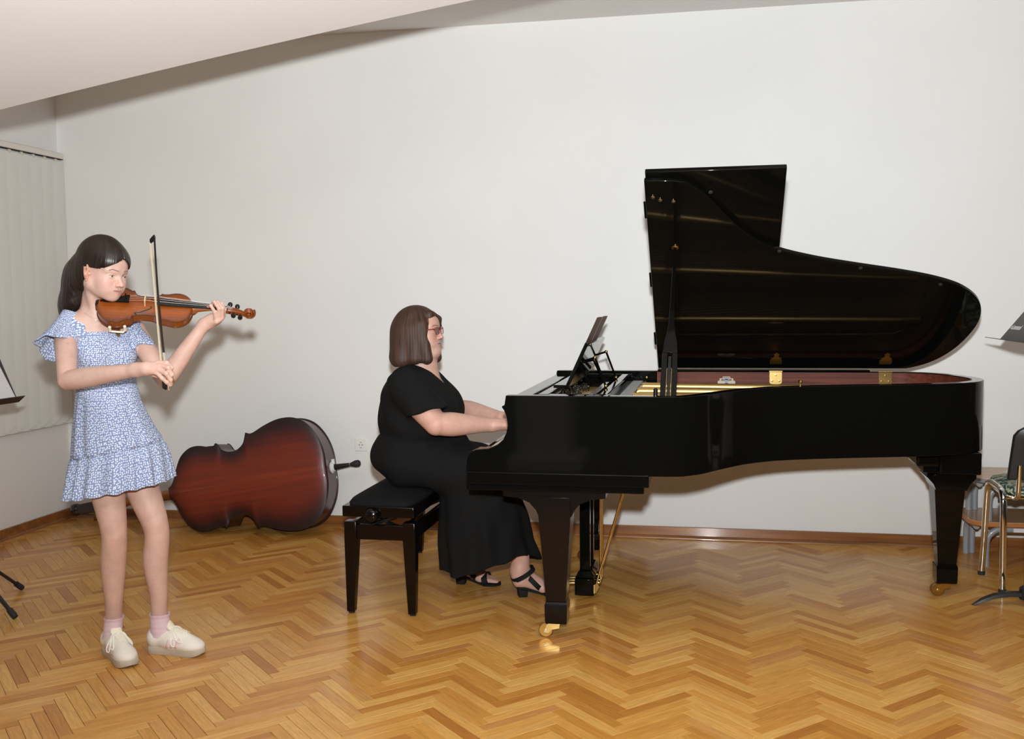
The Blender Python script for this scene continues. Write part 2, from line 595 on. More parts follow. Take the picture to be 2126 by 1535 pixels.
# ------------------------------------------------------------------ wall socket
M_plast = mat('socket_plastic', (0.80, 0.80, 0.78, 1), 0.35)
M_hole = mat('socket_hole', (0.02, 0.02, 0.02, 1), 0.6)
sx, sz = -2.122, 0.515
sock = thing('wall_socket', 'white square wall socket with two pin holes on the back wall', 'socket', (sx, WY, sz))
part('cover_plate', MB().box((sx - 0.04, WY - 0.009, sz - 0.04), (sx + 0.04, WY - 0.0005, sz + 0.04)), M_plast, sock, bevel=0.006, bseg=3)
part('insert_frame', MB().lathe([(0.001, 0.0), (0.0215, 0.0), (0.0225, 0.0025), (0.0195, 0.0028), (0.019, 0.0008), (0.001, 0.0008)], (sx, WY - 0.009, sz), (0, -1, 0), 28), M_plast, sock)
for dx in (-0.0095, 0.0095):
    part('pin_hole', MB().lathe([(0.001, 0.0), (0.0032, 0.0), (0.0032, 0.0006), (0.001, 0.0006)], (sx + dx, WY - 0.0099, sz), (0, -1, 0), 12), M_hole, sock)
part('centre_screw', MB().lathe([(0.001, 0.0), (0.0022, 0.0), (0.0020, 0.0007), (0.001, 0.0008)], (sx, WY - 0.0099, sz), (0, -1, 0), 10), M_chain, sock)
for dz, a in ((0.0165, 0), (-0.0165, 0)):
    part('earth_clip', MB().box((sx - 0.0028, WY - 0.0125, sz + dz - 0.0018), (sx + 0.0028, WY - 0.0098, sz + dz + 0.0018)), M_hole, sock)
# ------------------------------------------------------------------ grand piano
M_black = mat('black_lacquer', (0.003, 0.003, 0.0028, 1), 0.05, spec=0.22)
M_mahog = wood_mat('mahogany', srgb(70, 32, 22), srgb(112, 58, 42), (3, 60, 60), 0.55)
M_mahog.node_tree.nodes['Principled BSDF'].inputs['Specular IOR Level'].default_value = 0.2
M_gold = mat('gold_plate', srgb(206, 170, 104), 0.34, metal=0.7)
M_brass = mat('brass', srgb(208, 178, 112), 0.2, metal=1.0)
M_brass_dk = mat('aged_brass', srgb(168, 128, 64), 0.3, metal=0.9)
M_steel = mat('steel', (0.62, 0.61, 0.58, 1), 0.2, metal=1.0)
M_ivory = mat('key_white', srgb(236, 230, 214), 0.22)
M_ebony = mat('key_black', (0.006, 0.006, 0.006, 1), 0.25)
M_felt = mat('grey_felt', (0.45, 0.45, 0.44, 1), 0.9)
M_redfelt = mat('red_felt', srgb(120, 24, 22), 0.9)
M_spruce = wood_mat('soundboard_spruce', srgb(190, 140, 84), srgb(214, 170, 112), (2, 60, 60), 0.4)
M_rubber = mat('black_rubber', (0.015, 0.015, 0.015, 1), 0.7)
M_brownleg = mat('leg_lacquer', (0.0042, 0.0028, 0.0025, 1), 0.22, spec=0.3)

PZ = 1.019
YN, YF = 4.0, 5.455
piano = thing('grand_piano', 'long black grand piano with raised lid and brass casters on the parquet', 'piano', (0.2, 4.75, 0))

outer = [(-0.46, YN), (-0.30, YN), (-0.16, YN + 0.004)] + spline([(-0.10, YN + 0.018), (-0.03, 4.085), (0.06, 4.225), (0.16, 4.36), (0.28, 4.46), (0.44, 4.53), (0.62, 4.585), (0.84, 4.645), (1.00, 4.70), (1.12, 4.768), (1.205, 4.868), (1.238, 4.99), (1.225, 5.12), (1.175, 5.265), (1.09, 5.38), (0.98, 5.443), (0.86, YF)], 6) + [(0.3, YF), (-0.1, YF), (-0.46, YF)]
RIM = 0.052
inner = inset(outer, RIM)
seam = lambda p: abs(p.x + 0.46) < 0.03
part('rim', MB().ring(outer, inner, 0.70, PZ), M_black, piano, bevel=0.004, smooth=30, bevel_skip=seam)
# mahogany lining of the bass side and tail
i0 = min(range(len(outer)), key=lambda k: abs(outer[k][0] - 1.0) + abs(outer[k][1] - 4.7))
lin_o = [p for p in inner[3:]]
lin_o = [p for p in lin_o if not (p[1] > 5.2 and p[0] < -0.275)] + [(-0.275, YF - RIM)]
lin_i = inset(lin_o, 0.004)
part('inner_rim_veneer', MB().ring(lin_o, lin_i, 0.86, PZ - 0.004), M_mahog, piano, smooth=30)
# far-side block in front of the lid hinge line
part('bass_side_block', MB().box((-0.81, YF - RIM - 0.012, 0.90), (-0.278, YF - 0.002, PZ + 0.002)), M_black, piano, bevel=0.003)
part('lid_lock_pin', MB().lathe([(0.0, 0), (0.006, 0), (0.006, 0.006), (0.0, 0.008)], (-0.33, YF - RIM - 0.012, 0.985), (0, -1, 0), 12), M_brass, piano)

# arms (cheeks) either side of the keyboard
arm = [(-0.46, PZ), (-0.812, PZ), (-0.818, 0.979), (-0.828, 0.976), (-0.829, 0.970), (-0.820, 0.958), (-0.811, 0.935), (-0.8055, 0.897), (-0.811, 0.867), (-0.825, 0.838), (-0.850, 0.816), (-0.885, 0.801), (-0.940, 0.795), (-0.965, 0.784), (-0.977, 0.765), (-0.981, 0.736), (-0.981, 0.700), (-0.46, 0.700)]
for y0 in (YN, YF - 0.06):
    part('arm', MB().prism(arm, lambda p: (p[0], y0, p[1]), lambda p: (p[0], y0 + RIM, p[1])), M_black, piano, bevel=0.004, smooth=30, bevel_skip=seam)
for y0 in (YN + 0.06, YF - 0.06 - 0.075):
    part('key_block', MB().box((-0.955, y0, 0.70), (-0.80, y0 + 0.075, 0.788)), M_black, piano, bevel=0.006)
part('keybed', MB().box((-0.979, YN - 0.006, 0.655), (-0.236, YF + 0.006, 0.705)).box((-0.972, YN + 0.002, 0.628), (-0.256, YF - 0.002, 0.655)), M_black, piano, bevel=0.004)
part('key_slip', MB().box((-0.981, YN + 0.06, 0.70), (-0.958, YF - 0.06, 0.752)), M_black, piano, bevel=0.004)
part('name_board', MB().prism([(-0.790, 0.762), (-0.772, 0.762), (-0.748, 0.90), (-0.752, 0.975), (-0.775, 0.975), (-0.776, 0.90)], lambda p: (p[0], YN + 0.062, p[1]), lambda p: (p[0], YF - 0.062, p[1])), M_black, piano, bevel=0.004, label='closed-back board behind the keys')
# keys
ky0, ky1 = YN + 0.140, YF - 0.140
kw = (ky1 - ky0) / 52
wm = MB().box((-0.935, 0.0005, 0.735), (-0.785, kw - 0.0005, 0.768))
w0 = part('white_key', MB().box((-0.935, ky0 + 0.0005, 0.738), (-0.785, ky0 + kw - 0.0005, 0.768)), M_ivory, piano, bevel=0.0008, bseg=1)
b0 = None
pat = [1, 0, 1, 1, 0, 1, 1]
for k in range(52):
    if k:
        c_ = w0.copy()
        c_.location = (0, k * kw, 0)
        COL.objects.link(c_)
    if pat[k % 7] and k < 51:
        yb = ky0 + (k + 1) * kw
        if b0 is None:
            b0 = part('black_key', MB().prism([(-0.885, 0.769), (-0.785, 0.769), (-0.785, 0.780), (-0.879, 0.780)], lambda p: (p[0], yb - 0.0055, p[1]), lambda p: (p[0], yb + 0.0055, p[1])), M_ebony, piano, bevel=0.001, bseg=1)
            yb0 = yb
        else:
            c_ = b0.copy()
            c_.location = (0, yb - yb0, 0)
            COL.objects.link(c_)

# inside: soundboard, iron plate with struts, strings, dampers, tuning pins
ins = inset(outer, RIM + 0.004)
poly = [p for p in ins]
part('soundboard', MB().prism(poly, lambda p: (p[0], p[1], 0.868), lambda p: (p[0], p[1], 0.876)), M_spruce, piano, smooth=0)
plate_o = [p for p in inset(outer, RIM + 0.006)]
plate_i = inset(plate_o, 0.10)
part('plate_border', MB().ring(plate_o, plate_i, 0.895, 0.925), M_gold, piano, bevel=0.006, smooth=40)
part('plate_web', MB().box((-0.40, YN + RIM + 0.01, 0.905), (-0.16, YF - RIM - 0.01, 0.932)), M_gold, piano, bevel=0.006)
part('pin_block_web', MB().box((-0.74, YN + 0.07, 0.905), (-0.52, YF - 0.07, 0.935)), M_gold, piano, bevel=0.005)
for k, (ya, xb, yb) in enumerate([(4.32, 0.30, 4.62), (4.62, 0.72, 4.78), (4.92, 1.02, 5.00), (5.20, 1.05, 5.22)]):
    a, b_ = Vector((-0.42, ya, 0.935)), Vector((xb, yb, 0.925))
    part('plate_strut', MB().tube([a, a.lerp(b_, 0.06) + Vector((0, 0, 0.022)), a.lerp(b_, 0.9) + Vector((0, 0, 0.02)), b_], [0.016, 0.018, 0.018, 0.02], 8), M_gold, piano, smooth=60)
st = MB()
nS = 84
for k in range(nS):
    f_ = k / (nS - 1)
    ya = 4.13 + f_ * 1.24
    xe = float(np.interp(f_, [0, 0.2, 0.4, 0.6, 0.8, 1], [-0.12, 0.02, 0.32, 0.74, 1.0, 0.96]))
    ye = float(np.interp(f_, [0, 0.2, 0.4, 0.6, 0.8, 1], [4.20, 4.44, 4.68, 4.85, 5.06, 5.30]))
    st.tube([(-0.56, ya, 0.942), (-0.40, ya, 0.948), (xe, ye, 0.936)], 0.0011, 4)
o_ = part('strings', st, mat('string_wire', (0.10, 0.085, 0.07, 1), 0.5, metal=0.6), piano, smooth=0)
o_['kind'] = 'stuff'
pn = MB()
for k in range(84):
    for r_ in range(2):
        yy = 4.13 + k / 83 * 1.24
        xx = -0.70 + 0.05 * r_ + (0.02 if k % 2 else 0) + 0.02 * math.sin(k * 0.3)
        pn.lathe([(0.0035, 0), (0.0035, 0.022), (0.001, 0.024)], (xx, yy, 0.934), (0, 0, 1), 5)
o_ = part('tuning_pins', pn, M_steel, piano, smooth=0)
o_['kind'] = 'stuff'
dm = MB()
for k in range(66):
    yy = 4.30 + k / 65 * 1.07
    dm.box((-0.47 + 0.0006 * k, yy - 0.006, 0.948), (-0.37 + 0.0006 * k, yy + 0.006, 0.968))
o_ = part('damper_heads', dm, M_ebony, piano, smooth=0)
o_['kind'] = 'stuff'
part('damper_rail', MB().box((-0.40, YN + 0.10, 0.955), (-0.345, YF - 0.10, 0.972)), M_felt, piano, bevel=0.003)
part('action_bar', MB().box((-0.52, YN + 0.08, 0.945), (-0.49, YF - 0.08, 0.99)), M_black, piano, bevel=0.004)
for yy in (YN + 0.075, YF - 0.095):
    part('desk_rail', MB().box((-0.79, yy, 0.972), (-0.36, yy + 0.022, 0.992)), M_black, piano, bevel=0.003)
# top of the pin-block frame with the two bright rails the desk slides on
part('front_rail', MB().box((-0.808, YN + 0.062, 0.955), (-0.735, YF - 0.064, 1.004)), M_black, piano, bevel=0.004)
part('stretcher_rail', MB().box((-0.735, YN + 0.065, 0.94), (-0.70, YF - 0.064, 0.965)), M_black, piano, bevel=0.003)

# music desk
def slab(a, b, half, thick, y0, y1):
    """board from a to b in the x-z plane, spanning y0..y1"""
    d = Vector((b[0] - a[0], 0, b[1] - a[1])).normalized()
    n = Vector((d.z, 0, -d.x)) * thick
    A, B = Vector((a[0], 0, a[1])), Vector((b[0], 0, b[1]))
    mb = MB()
    q = lambda p, y, s: Vector((p.x, y, p.z)) + n * s
    mb.hexa([q(A, y0, 0), q(B, y0, 0), q(B, y1, 0), q(A, y1, 0)], [q(A, y0, 1), q(B, y0, 1), q(B, y1, 1), q(A, y1, 1)])
    return mb
DA, DB = (-0.618, 1.03), (-0.531, 1.218)
part('music_desk', slab(DA, DB, 0, 0.016, 4.36, 5.07), M_black, piano, bevel=0.003)
part('desk_ledge', MB().box((-0.672, 4.36, 1.018), (-0.606, 5.07, 1.032)), M_black, piano, bevel=0.003)
part('desk_frame', MB().box((-0.70, 4.10, 0.994), (-0.40, 4.16, 1.012)).box((-0.70, 5.28, 0.994), (-0.40, 5.34, 1.012)).box((-0.70, 4.12, 0.996), (-0.655, 5.32, 1.014)).box((-0.45, 4.12, 0.996), (-0.415, 5.32, 1.012)), M_black, piano, bevel=0.003)
for yy in (4.46, 4.95):
    pv = Vector((-0.500, yy, 1.146))
    part('desk_brace', MB().tube([(-0.568, yy, 1.125), pv], 0.005, 8), M_black, piano)
    part('desk_brace', MB().tube([pv, (-0.452, yy, 1.018)], 0.005, 8), M_black, piano)
    part('desk_brace', MB().tube([(-0.572, yy + 0.03, 1.115), (-0.525, yy + 0.03, 1.016)], 0.0045, 8), M_black, piano)
    for q in (pv, Vector((-0.566, yy, 1.126)), Vector((-0.452, yy, 1.02))):
        part('brace_joint', MB().sphere(q, 0.0085, 10), M_brass, piano)

# lid: main leaf hinged along the bass side, raised 36 degrees, front leaf folded back over it
TH = math.radians(36.2)
HY, HZ = YF - 0.004, PZ + 0.012
def lid_pt(x, v, w):
    """v: distance from the hinge across the lid, w: thickness offset away from the underside"""
    return Vector((x, HY - v * math.cos(TH) + w * math.sin(TH), HZ + v * math.sin(TH) + w * math.cos(TH)))
XF = -0.272
out2 = inset(outer, -0.006)
leaf = [(XF, 0.0)] + [(x, HY - y) for x, y in reversed(out2) if x > XF + 0.01 and y < HY] + [(XF, HY - YN + 0.006)]
part('lid', MB().prism(leaf, lambda p: lid_pt(p[0], p[1], 0), lambda p: lid_pt(p[0], p[1], 0.022)), M_black, piano, bevel=0.004, smooth=30)
fl = [(XF + 0.004, 0.0), (XF + 0.575, 0.0), (XF + 0.575, HY - YN + 0.03), (XF + 0.004, HY - YN + 0.03)]
part('front_lid_leaf', MB().prism(fl, lambda p: lid_pt(p[0], p[1], 0.026), lambda p: lid_pt(p[0], p[1], 0.048)), M_black, piano, bevel=0.004)
for v in (0.25, 0.75, 1.25):
    part('leaf_hinge', MB().tube([lid_pt(XF - 0.006, v - 0.05, 0.024), lid_pt(XF - 0.006, v + 0.05, 0.024)], 0.006, 8), M_black, piano)
# rubber buttons and prop cups on the lid's underside
for x, v in ((-0.21, 1.34), (-0.155, 1.33), (-0.24, 1.36), (0.0, 1.38), (0.30, 0.98), (0.66, 0.85), (1.02, 0.72)):
    part('lid_button', MB().lathe([(0.0, 0), (0.009, 0), (0.009, 0.004), (0.005, 0.006), (0.0, 0.0065)], lid_pt(x, v, 0), lid_pt(x, v, -1) - lid_pt(x, v, 0), 12), M_rubber if x > -0.1 else M_steel, piano)
# prop stick with its short inner stick
pb, pt = Vector((-0.165, YN + 0.075, 0.99)), lid_pt(-0.155, 1.02, -0.004)
ax = (pt - pb)
Lp = ax.length
ax.normalize()
sx_ = Vector((1, 0, 0))
sx_ = (sx_ - ax * sx_.dot(ax)).normalized()
nn = ax.cross(sx_)
prof = [(0.0, 0.033), (0.12, 0.033), (0.29, 0.031), (0.36, 0.026), (0.42, 0.017), (0.47, 0.012), (0.6, 0.0095), (0.8, 0.008), (1.0, 0.0065)]
st_ = MB()
# two cheeks leave a slot in the lower part
for sgn in (-1, 1):
    rings = []
    for f_, w in prof[:3]:
        a, b_ = sgn * w, sgn * 0.0095
        c0 = pb + ax * (f_ * Lp)
        rings.append([c0 + sx_ * a - nn * 0.009, c0 + sx_ * b_ - nn * 0.009, c0 + sx_ * b_ + nn * 0.009, c0 + sx_ * a + nn * 0.009])
    st_.loft(rings)
rings = []
for f_, w in prof[2:]:
    c0 = pb + ax * (f_ * Lp)
    rings.append([c0 - sx_ * w - nn * 0.009, c0 + sx_ * w - nn * 0.009, c0 + sx_ * w + nn * 0.009, c0 - sx_ * w + nn * 0.009])
st_.loft(rings)
part('lid_prop', st_, M_black, piano, bevel=0.002)
c0, c1 = pb + ax * 0.0, pb + ax * (0.27 * Lp)
part('short_prop', MB().loft([[c - sx_ * 0.0065 - nn * 0.007, c + sx_ * 0.0065 - nn * 0.007, c + sx_ * 0.0065 + nn * 0.007, c - sx_ * 0.0065 + nn * 0.007] for c in (c0, c1)]), M_ebony, piano, bevel=0.001)
for s in (-1, 1):
    part('slot_plate', MB().loft([[c + sx_ * s * 0.0090 - nn * 0.0095, c + sx_ * s * 0.0105 - nn * 0.0095, c + sx_ * s * 0.0105 - nn * 0.008, c + sx_ * s * 0.0090 - nn * 0.008] for c in (pb + ax * 0.02, pb + ax * 0.16)]), M_brass, piano)
part('prop_cup', MB().lathe([(0.0, 0), (0.016, 0), (0.016, 0.004), (0.008, 0.010), (0.0, 0.010)], lid_pt(-0.155, 1.02, 0), lid_pt(0, 0, -1) - lid_pt(0, 0, 0), 14), M_brass, piano)
part('prop_hinge', MB().box((-0.215, YN + 0.058, 0.955), (-0.115, YN + 0.09, 0.99)), M_brass_dk, piano, bevel=0.003)
part('prop_guide', MB().lathe([(0.009, 0), (0.009, 0.085), (0.004, 0.09)], (-0.215, YN + 0.10, 0.955), (0, 0, 1), 10), M_ebony, piano)
# knob on the rim and lid hinges
part('rim_knob', MB().lathe([(0.004, 0), (0.004, 0.012), (0.010, 0.015), (0.011, 0.020), (0.007, 0.025), (0.0, 0.026)], (0.385, 4.535, PZ), (0, 0, 1), 14), M_brass, piano)
for hx in (0.335, 0.875):
    # hinge: lower plate on the veneer, knuckle, ornate upper plate on the lid
    yv = YF - RIM - 0.0045
    pl = MB().prism([(-0.031, 0.0), (-0.031, -0.055), (-0.024, -0.062), (0.0, -0.0655), (0.024, -0.062), (0.031, -0.055), (0.031, 0.0)], lambda p: (hx + p[0], yv, PZ - 0.002 + p[1]), lambda p: (hx + p[0], yv - 0.003, PZ - 0.002 + p[1]))
    hp = part('hinge_plate', pl, M_brass, piano, smooth=0)
    for dx, dz in ((0, -0.016), (-0.018, -0.046), (0.018, -0.046)):
        part('screw', MB().lathe([(0.0, 0), (0.0055, 0), (0.005, 0.0015), (0.0, 0.002)], (hx + dx, yv - 0.003, PZ - 0.002 + dz), (0, -1, 0), 10), M_brass, hp)
    part('hinge_knuckle', MB().tube([(hx - 0.033, yv - 0.002, PZ + 0.002), (hx + 0.033, yv - 0.002, PZ + 0.002)], 0.0045, 10), M_brass, piano)
    orn = [(-0.03, 0.0), (-0.03, 0.035), (-0.022, 0.042), (-0.026, 0.052), (-0.014, 0.062), (-0.010, 0.078), (-0.014, 0.088), (0.0, 0.105), (0.014, 0.088), (0.010, 0.078), (0.014, 0.062), (0.026, 0.052), (0.022, 0.042), (0.03, 0.035), (0.03, 0.0)]
    v0 = 0.05
    part('hinge_leaf', MB().prism(orn, lambda p: lid_pt(hx + p[0], v0 + p[1], -0.0005), lambda p: lid_pt(hx + p[0], v0 + p[1], -0.0035)), M_brass_dk, piano, smooth=0)
# bass-side sealing strip below the lid
part('hinge_strip', MB().box((XF, YF - 0.062, PZ), (0.80, YF - 0.004, PZ + 0.010)), M_black, piano, bevel=0.002)
# paper-white maker's plate cut-out on the veneer: an ornate shield
orn2 = [(-0.045, -0.014), (-0.045, 0.0), (-0.034, 0.004), (-0.036, 0.014), (-0.02, 0.016), (-0.018, 0.024), (0.018, 0.024), (0.02, 0.016), (0.036, 0.014), (0.034, 0.004), (0.045, 0.0), (0.045, -0.014), (0.02, -0.018), (0.0, -0.008), (-0.02, -0.018)]
yv = YF - RIM - 0.0045
M_dec = mat('decal_grey', srgb(176, 166, 146), 0.5)
M_dec2 = mat('decal_brown', srgb(112, 62, 48), 0.5)
M_dec3 = mat('decal_blue', srgb(128, 134, 160), 0.5)
dc = part('maker_emblem', MB().prism(orn2, lambda p: (0.085 + p[0], yv, 0.968 + p[1]), lambda p: (0.085 + p[0], yv - 0.0008, 0.968 + p[1])), M_dec, piano, smooth=0)
part('emblem_field', MB().box((0.058, yv - 0.0012, 0.970), (0.112, yv - 0.0008, 0.980)).box((0.068, yv - 0.0012, 0.984), (0.102, yv - 0.0008, 0.988)), M_dec2, dc, smooth=0)
part('emblem_field', MB().box((0.078, yv - 0.0016, 0.958), (0.092, yv - 0.0008, 0.986)).box((0.070, yv - 0.0016, 0.975), (0.100, yv - 0.0012, 0.979)), M_dec3, dc, smooth=0)

# legs
def leg(cx, cy, plate, flip=False, ry=0.055):
    """square tapered leg with bracketed plate; plate = (x0, x1)"""
    mb = MB()
    zt = 0.628
    def rect(z, hx, hy):
        return [Vector((cx + sx * hx, cy + sy * hy, z)) for sx, sy in ((-1, -1), (1, -1), (1, 1), (-1, 1))]
    mb.loft([rect(0.158, 0.041, 0.041), rect(0.52, 0.066, 0.066), rect(0.60, 0.066, 0.066)])
    mb.loft([rect(0.066, 0.043, 0.043), rect(0.075, 0.0455, 0.0455), rect(0.145, 0.047, 0.047), rect(0.158, 0.042, 0.042)])
    x0, x1 = plate
    prof = [(x0, zt), (x0, zt - 0.03), (x0 + 0.065, zt - 0.036), (cx - 0.105, zt - 0.055), (cx - 0.078, zt - 0.085), (cx - 0.067, zt - 0.112), (cx + 0.067, zt - 0.112), (cx + 0.078, zt - 0.085), (cx + 0.105, zt - 0.055), (min(cx + 0.15, x1 - 0.01), zt - 0.036), (x1, zt - 0.03), (x1, zt)]
    mb.prism(prof, lambda p: (p[0], cy - ry, p[1]), lambda p: (p[0], cy + ry, p[1]))
    return mb
def caster(parent, cx, cy, ang):
    c, s = math.cos(ang), math.sin(ang)
    M = Matrix.Translation((cx, cy, 0)) @ Matrix.Rotation(ang, 4, 'Z')
    wheel = MB()
    for y0, y1 in ((-0.017, -0.006), (0.006, 0.017)):
        wheel.lathe([(0.010, y0), (0.027, y0), (0.030, y0 + 0.003), (0.030, y1 - 0.003), (0.027, y1), (0.010, y1)], M @ Vector((-0.034, 0, 0.031)), M.to_3x3() @ Vector((0, 1, 0)), 24)
    fork = MB()
    for y0, y1 in ((-0.021, -0.018), (0.018, 0.021)):
        fork.prism([(-0.044, 0.024), (-0.024, 0.020), (-0.010, 0.034), (0.022, 0.040), (0.024, 0.064), (-0.010, 0.066), (-0.030, 0.056)], lambda p: M @ Vector((p[0], y0, p[1])), lambda p: M @ Vector((p[0], y1, p[1])))
    fork.box((-0.022, -0.021, 0.060), (0.026, 0.021, 0.067), M)
    fork.lathe([(0.014, 0), (0.014, 0.012)], M @ Vector((0.004, 0, 0.062)), (0, 0, 1), 14)
    cs_ = part('caster_fork', fork, M_brass, parent, smooth=30)
    part('caster_wheel', wheel, M_brass_dk, parent, smooth=30)
    part('caster_axle', MB().lathe([(0.0, -0.024), (0.005, -0.024), (0.005, 0.024), (0.0, 0.024)], M @ Vector((-0.034, 0, 0.031)), M.to_3x3() @ Vector((0, 1, 0)), 10), M_steel, parent)
lg = part('leg', leg(-0.621, 4.095, (-0.836, -0.412)), M_brownleg, piano, bevel=0.002)
caster(lg, -0.635, 4.095, 0.1)
lg = part('leg', leg(-0.621, 5.345, (-0.836, -0.412)), M_black, piano, bevel=0.002)
caster(lg, -0.635, 5.345, 0.5)
lg = part('leg', leg(1.085, 4.965, (0.96, 1.20), ry=0.10), M_black, piano, bevel=0.002)
caster(lg, 1.085, 4.965, 0.05)
part('leg_block', MB().box((0.925, 4.83, 0.628), (1.20, 5.2, 0.70)), M_black, piano, bevel=0.012)
part('tail_block', MB().box((1.02, 4.80, 0.60), (1.195, 5.16, 0.70)), M_black, piano, bevel=0.006)
part('case_underside', MB().prism(inset(outer, 0.02), lambda p: (p[0], p[1], 0.715), lambda p: (p[0], p[1], 0.74)), M_black, piano, smooth=0)

# pedal lyre
LY = 4.74
lyre = part('lyre', MB().box((-0.618, LY - 0.12, 0.022), (-0.528, LY + 0.12, 0.100)).prism([(-0.618, 0.10), (-0.528, 0.10), (-0.540, 0.135), (-0.600, 0.135)], lambda p: (p[0], LY - 0.11, p[1]), lambda p: (p[0], LY + 0.11, p[1])), M_black, piano, bevel=0.004)
for dy in (-0.07, 0.07):
    part('lyre_post', MB().loft([[Vector((-0.573 + a, LY + dy + b_, z)) for a, b_ in ((-0.024, -0.02), (0.024, -0.02), (0.024, 0.02), (-0.024, 0.02))] for z in (0.13, 0.62)]), M_black, piano, bevel=0.004)
part('lyre_head', MB().box((-0.65, LY - 0.14, 0.585), (-0.50, LY + 0.14, 0.63)), M_black, piano, bevel=0.004)
for k, dy in enumerate((-0.045, 0.0, 0.045)):
    part('pedal_rod', MB().tube([(-0.505, LY + dy, 0.07), (-0.505, LY + dy, 0.63)], 0.0045, 10), M_brass, piano)
    part('pedal', MB().loft([[Vector((x, LY + dy + s * w, z + q)) for s, q in ((-1, -0.006), (1, -0.006), (1, 0.006), (-1, 0.006))] for x, w, z in ((-0.60, 0.010, 0.062), (-0.66, 0.013, 0.060), (-0.71, 0.021, 0.056), (-0.745, 0.021, 0.050), (-0.755, 0.013, 0.048))]), M_brass, piano, bevel=0.003)
    part('pedal_lever', MB().lathe([(0.0, 0), (0.011, 0), (0.013, 0.008), (0.009, 0.022), (0.0, 0.024)], (-0.528, LY + dy, 0.065), (1, 0, 0), 12), M_brass, piano)
for dy in (-0.10, 0.10):
    part('lyre_brace', MB().tube([(-0.522, LY + dy, 0.062), (-0.36, LY + dy * 0.8, 0.63)], 0.0055, 10), M_brass, piano)
    part('brace_foot', MB().prism([(-0.528, 0.03), (-0.518, 0.03), (-0.505, 0.06), (-0.515, 0.078), (-0.528, 0.07)], lambda p: (p[0], LY + dy - 0.008, p[1]), lambda p: (p[0], LY + dy + 0.008, p[1])), M_brass, piano)

# ------------------------------------------------------------------ open music book on the desk
M_paper = mat('music_paper', (0.70, 0.66, 0.60, 1), 0.7)
M_cover = mat('book_cover', srgb(158, 132, 126), 0.55)
d = Vector((DB[0] - DA[0], 0, DB[1] - DA[1])).normalized()
nrm = Vector((-d.z, 0, d.x))                  # towards the pianist
base = Vector((-0.622, 0, 1.034))
book = thing('music_book', 'open music book leaning on the piano music desk', 'book', (base.x, 4.71, base.z))
HB = 0.315
def page(y0, y1, w0, w1):
    mb = MB()
    ra, rb = [], []
    for k in range(9):
        s = k / 8
        yy = y0 + (y1 - y0) * s
        bow = 0.004 * math.sin(PI * s)
        for lst, w in ((ra, w0), (rb, w1)):
            p0 = base + nrm * (w + bow) + Vector((0, yy, 0))
            lst.append((p0, p0 + d * HB))
    mb.loft([[p[0] for p in ra], [p[1] for p in ra], [p[1] for p in rb], [p[0] for p in rb], [p[0] for p in ra]], cap=False, closed=False)
    for lst in (0, -1):
        mb.add([ra[lst][0], ra[lst][1], rb[lst][1], rb[lst][0]], [(0, 1, 2, 3)])
    return mb
for y0, y1 in ((4.47, 4.709), (4.711, 4.95)):
    part('page_block', page(y0 + 0.002, y1, 0.0030, 0.0042), M_paper, book)
    part('book_cover', page(y0 - 0.002, y1, 0.002, 0.0034), M_cover, book)
part('book_spine', MB().tube([base + nrm * 0.003 + Vector((0, 4.71, 0)), base + nrm * 0.003 + Vector((0, 4.71, 0)) + d * HB], 0.0022, 8), M_cover, book)

# ------------------------------------------------------------------ piano bench
M_bench = mat('bench_wood', (0.0030, 0.0018, 0.0017, 1), 0.18, spec=0.3)
M_cush = mat('bench_velvet', (0.008, 0.008, 0.008, 1), 0.95, spec=0.1)
bench = thing('piano_bench', 'dark adjustable piano bench with black padded seat under the seated pianist', 'bench', (-1.445, 4.82, 0))
bx0, bx1, by0, by1 = -1.613, -1.28, 4.24, 5.39
part('seat_frame', MB().box((bx0, by0, 0.445), (bx1, by1, 0.494)), M_bench, bench, bevel=0.004)
rings = []
for k, (ins_, z) in enumerate([(0.008, 0.494), (0.006, 0.503), (0.016, 0.516), (0.05, 0.526), (0.10, 0.531)]):
    pts = []
    for q in range(40):
        a = 2 * PI * q / 40
        ca, sa = math.cos(a), math.sin(a)
        e = 0.22
        pts.append(Vector(((bx0 + bx1) / 2 + (bx1 - bx0 - 2 * ins_) / 2 * math.copysign(abs(ca) ** e, ca), (by0 + by1) / 2 + (by1 - by0 - 2 * ins_) / 2 * math.copysign(abs(sa) ** e, sa), z)))
    rings.append(pts)
part('cushion', MB().loft(rings), M_cush, bench, smooth=60)
ax0, ax1, ay0, ay1 = bx0 + 0.004, bx1 + 0.002, by0 + 0.006, by1 - 0.006
for lo_, hi_ in (((ax0 + 0.02, ay0 + 0.008), (ax1 - 0.02, ay0 + 0.03)), ((ax0 + 0.02, ay1 - 0.03), (ax1 - 0.02, ay1 - 0.008)), ((ax0 + 0.008, ay0 + 0.02), (ax0 + 0.03, ay1 - 0.02)), ((ax1 - 0.03, ay0 + 0.02), (ax1 - 0.008, ay1 - 0.02))):
    part('apron', MB().box((*lo_, 0.340), (*hi_, 0.408)), M_bench, bench, bevel=0.003)
for sx, x in ((1, ax0), (-1, ax1)):
    for sy, yy in ((1, ay0), (-1, ay1)):
        def r_(z, w, sh=0.0):
            xa, xb = sorted((x + sx * sh, x + sx * (sh + w)))
            ya, yb = sorted((yy + sy * sh, yy + sy * (sh + w)))
            return [Vector((xa, ya, z)), Vector((xb, ya, z)), Vector((xb, yb, z)), Vector((xa, yb, z))]
        lg = part('leg', MB().loft([r_(0.008, 0.036, 0.004), r_(0.34, 0.058), r_(0.422, 0.058)]), M_bench, bench, bevel=0.004)
        part('glide', MB().lathe([(0.014, 0.0), (0.015, 0.010)], (x + sx * 0.022, yy + sy * 0.022, 0), (0, 0, 1), 12), M_rubber, lg)
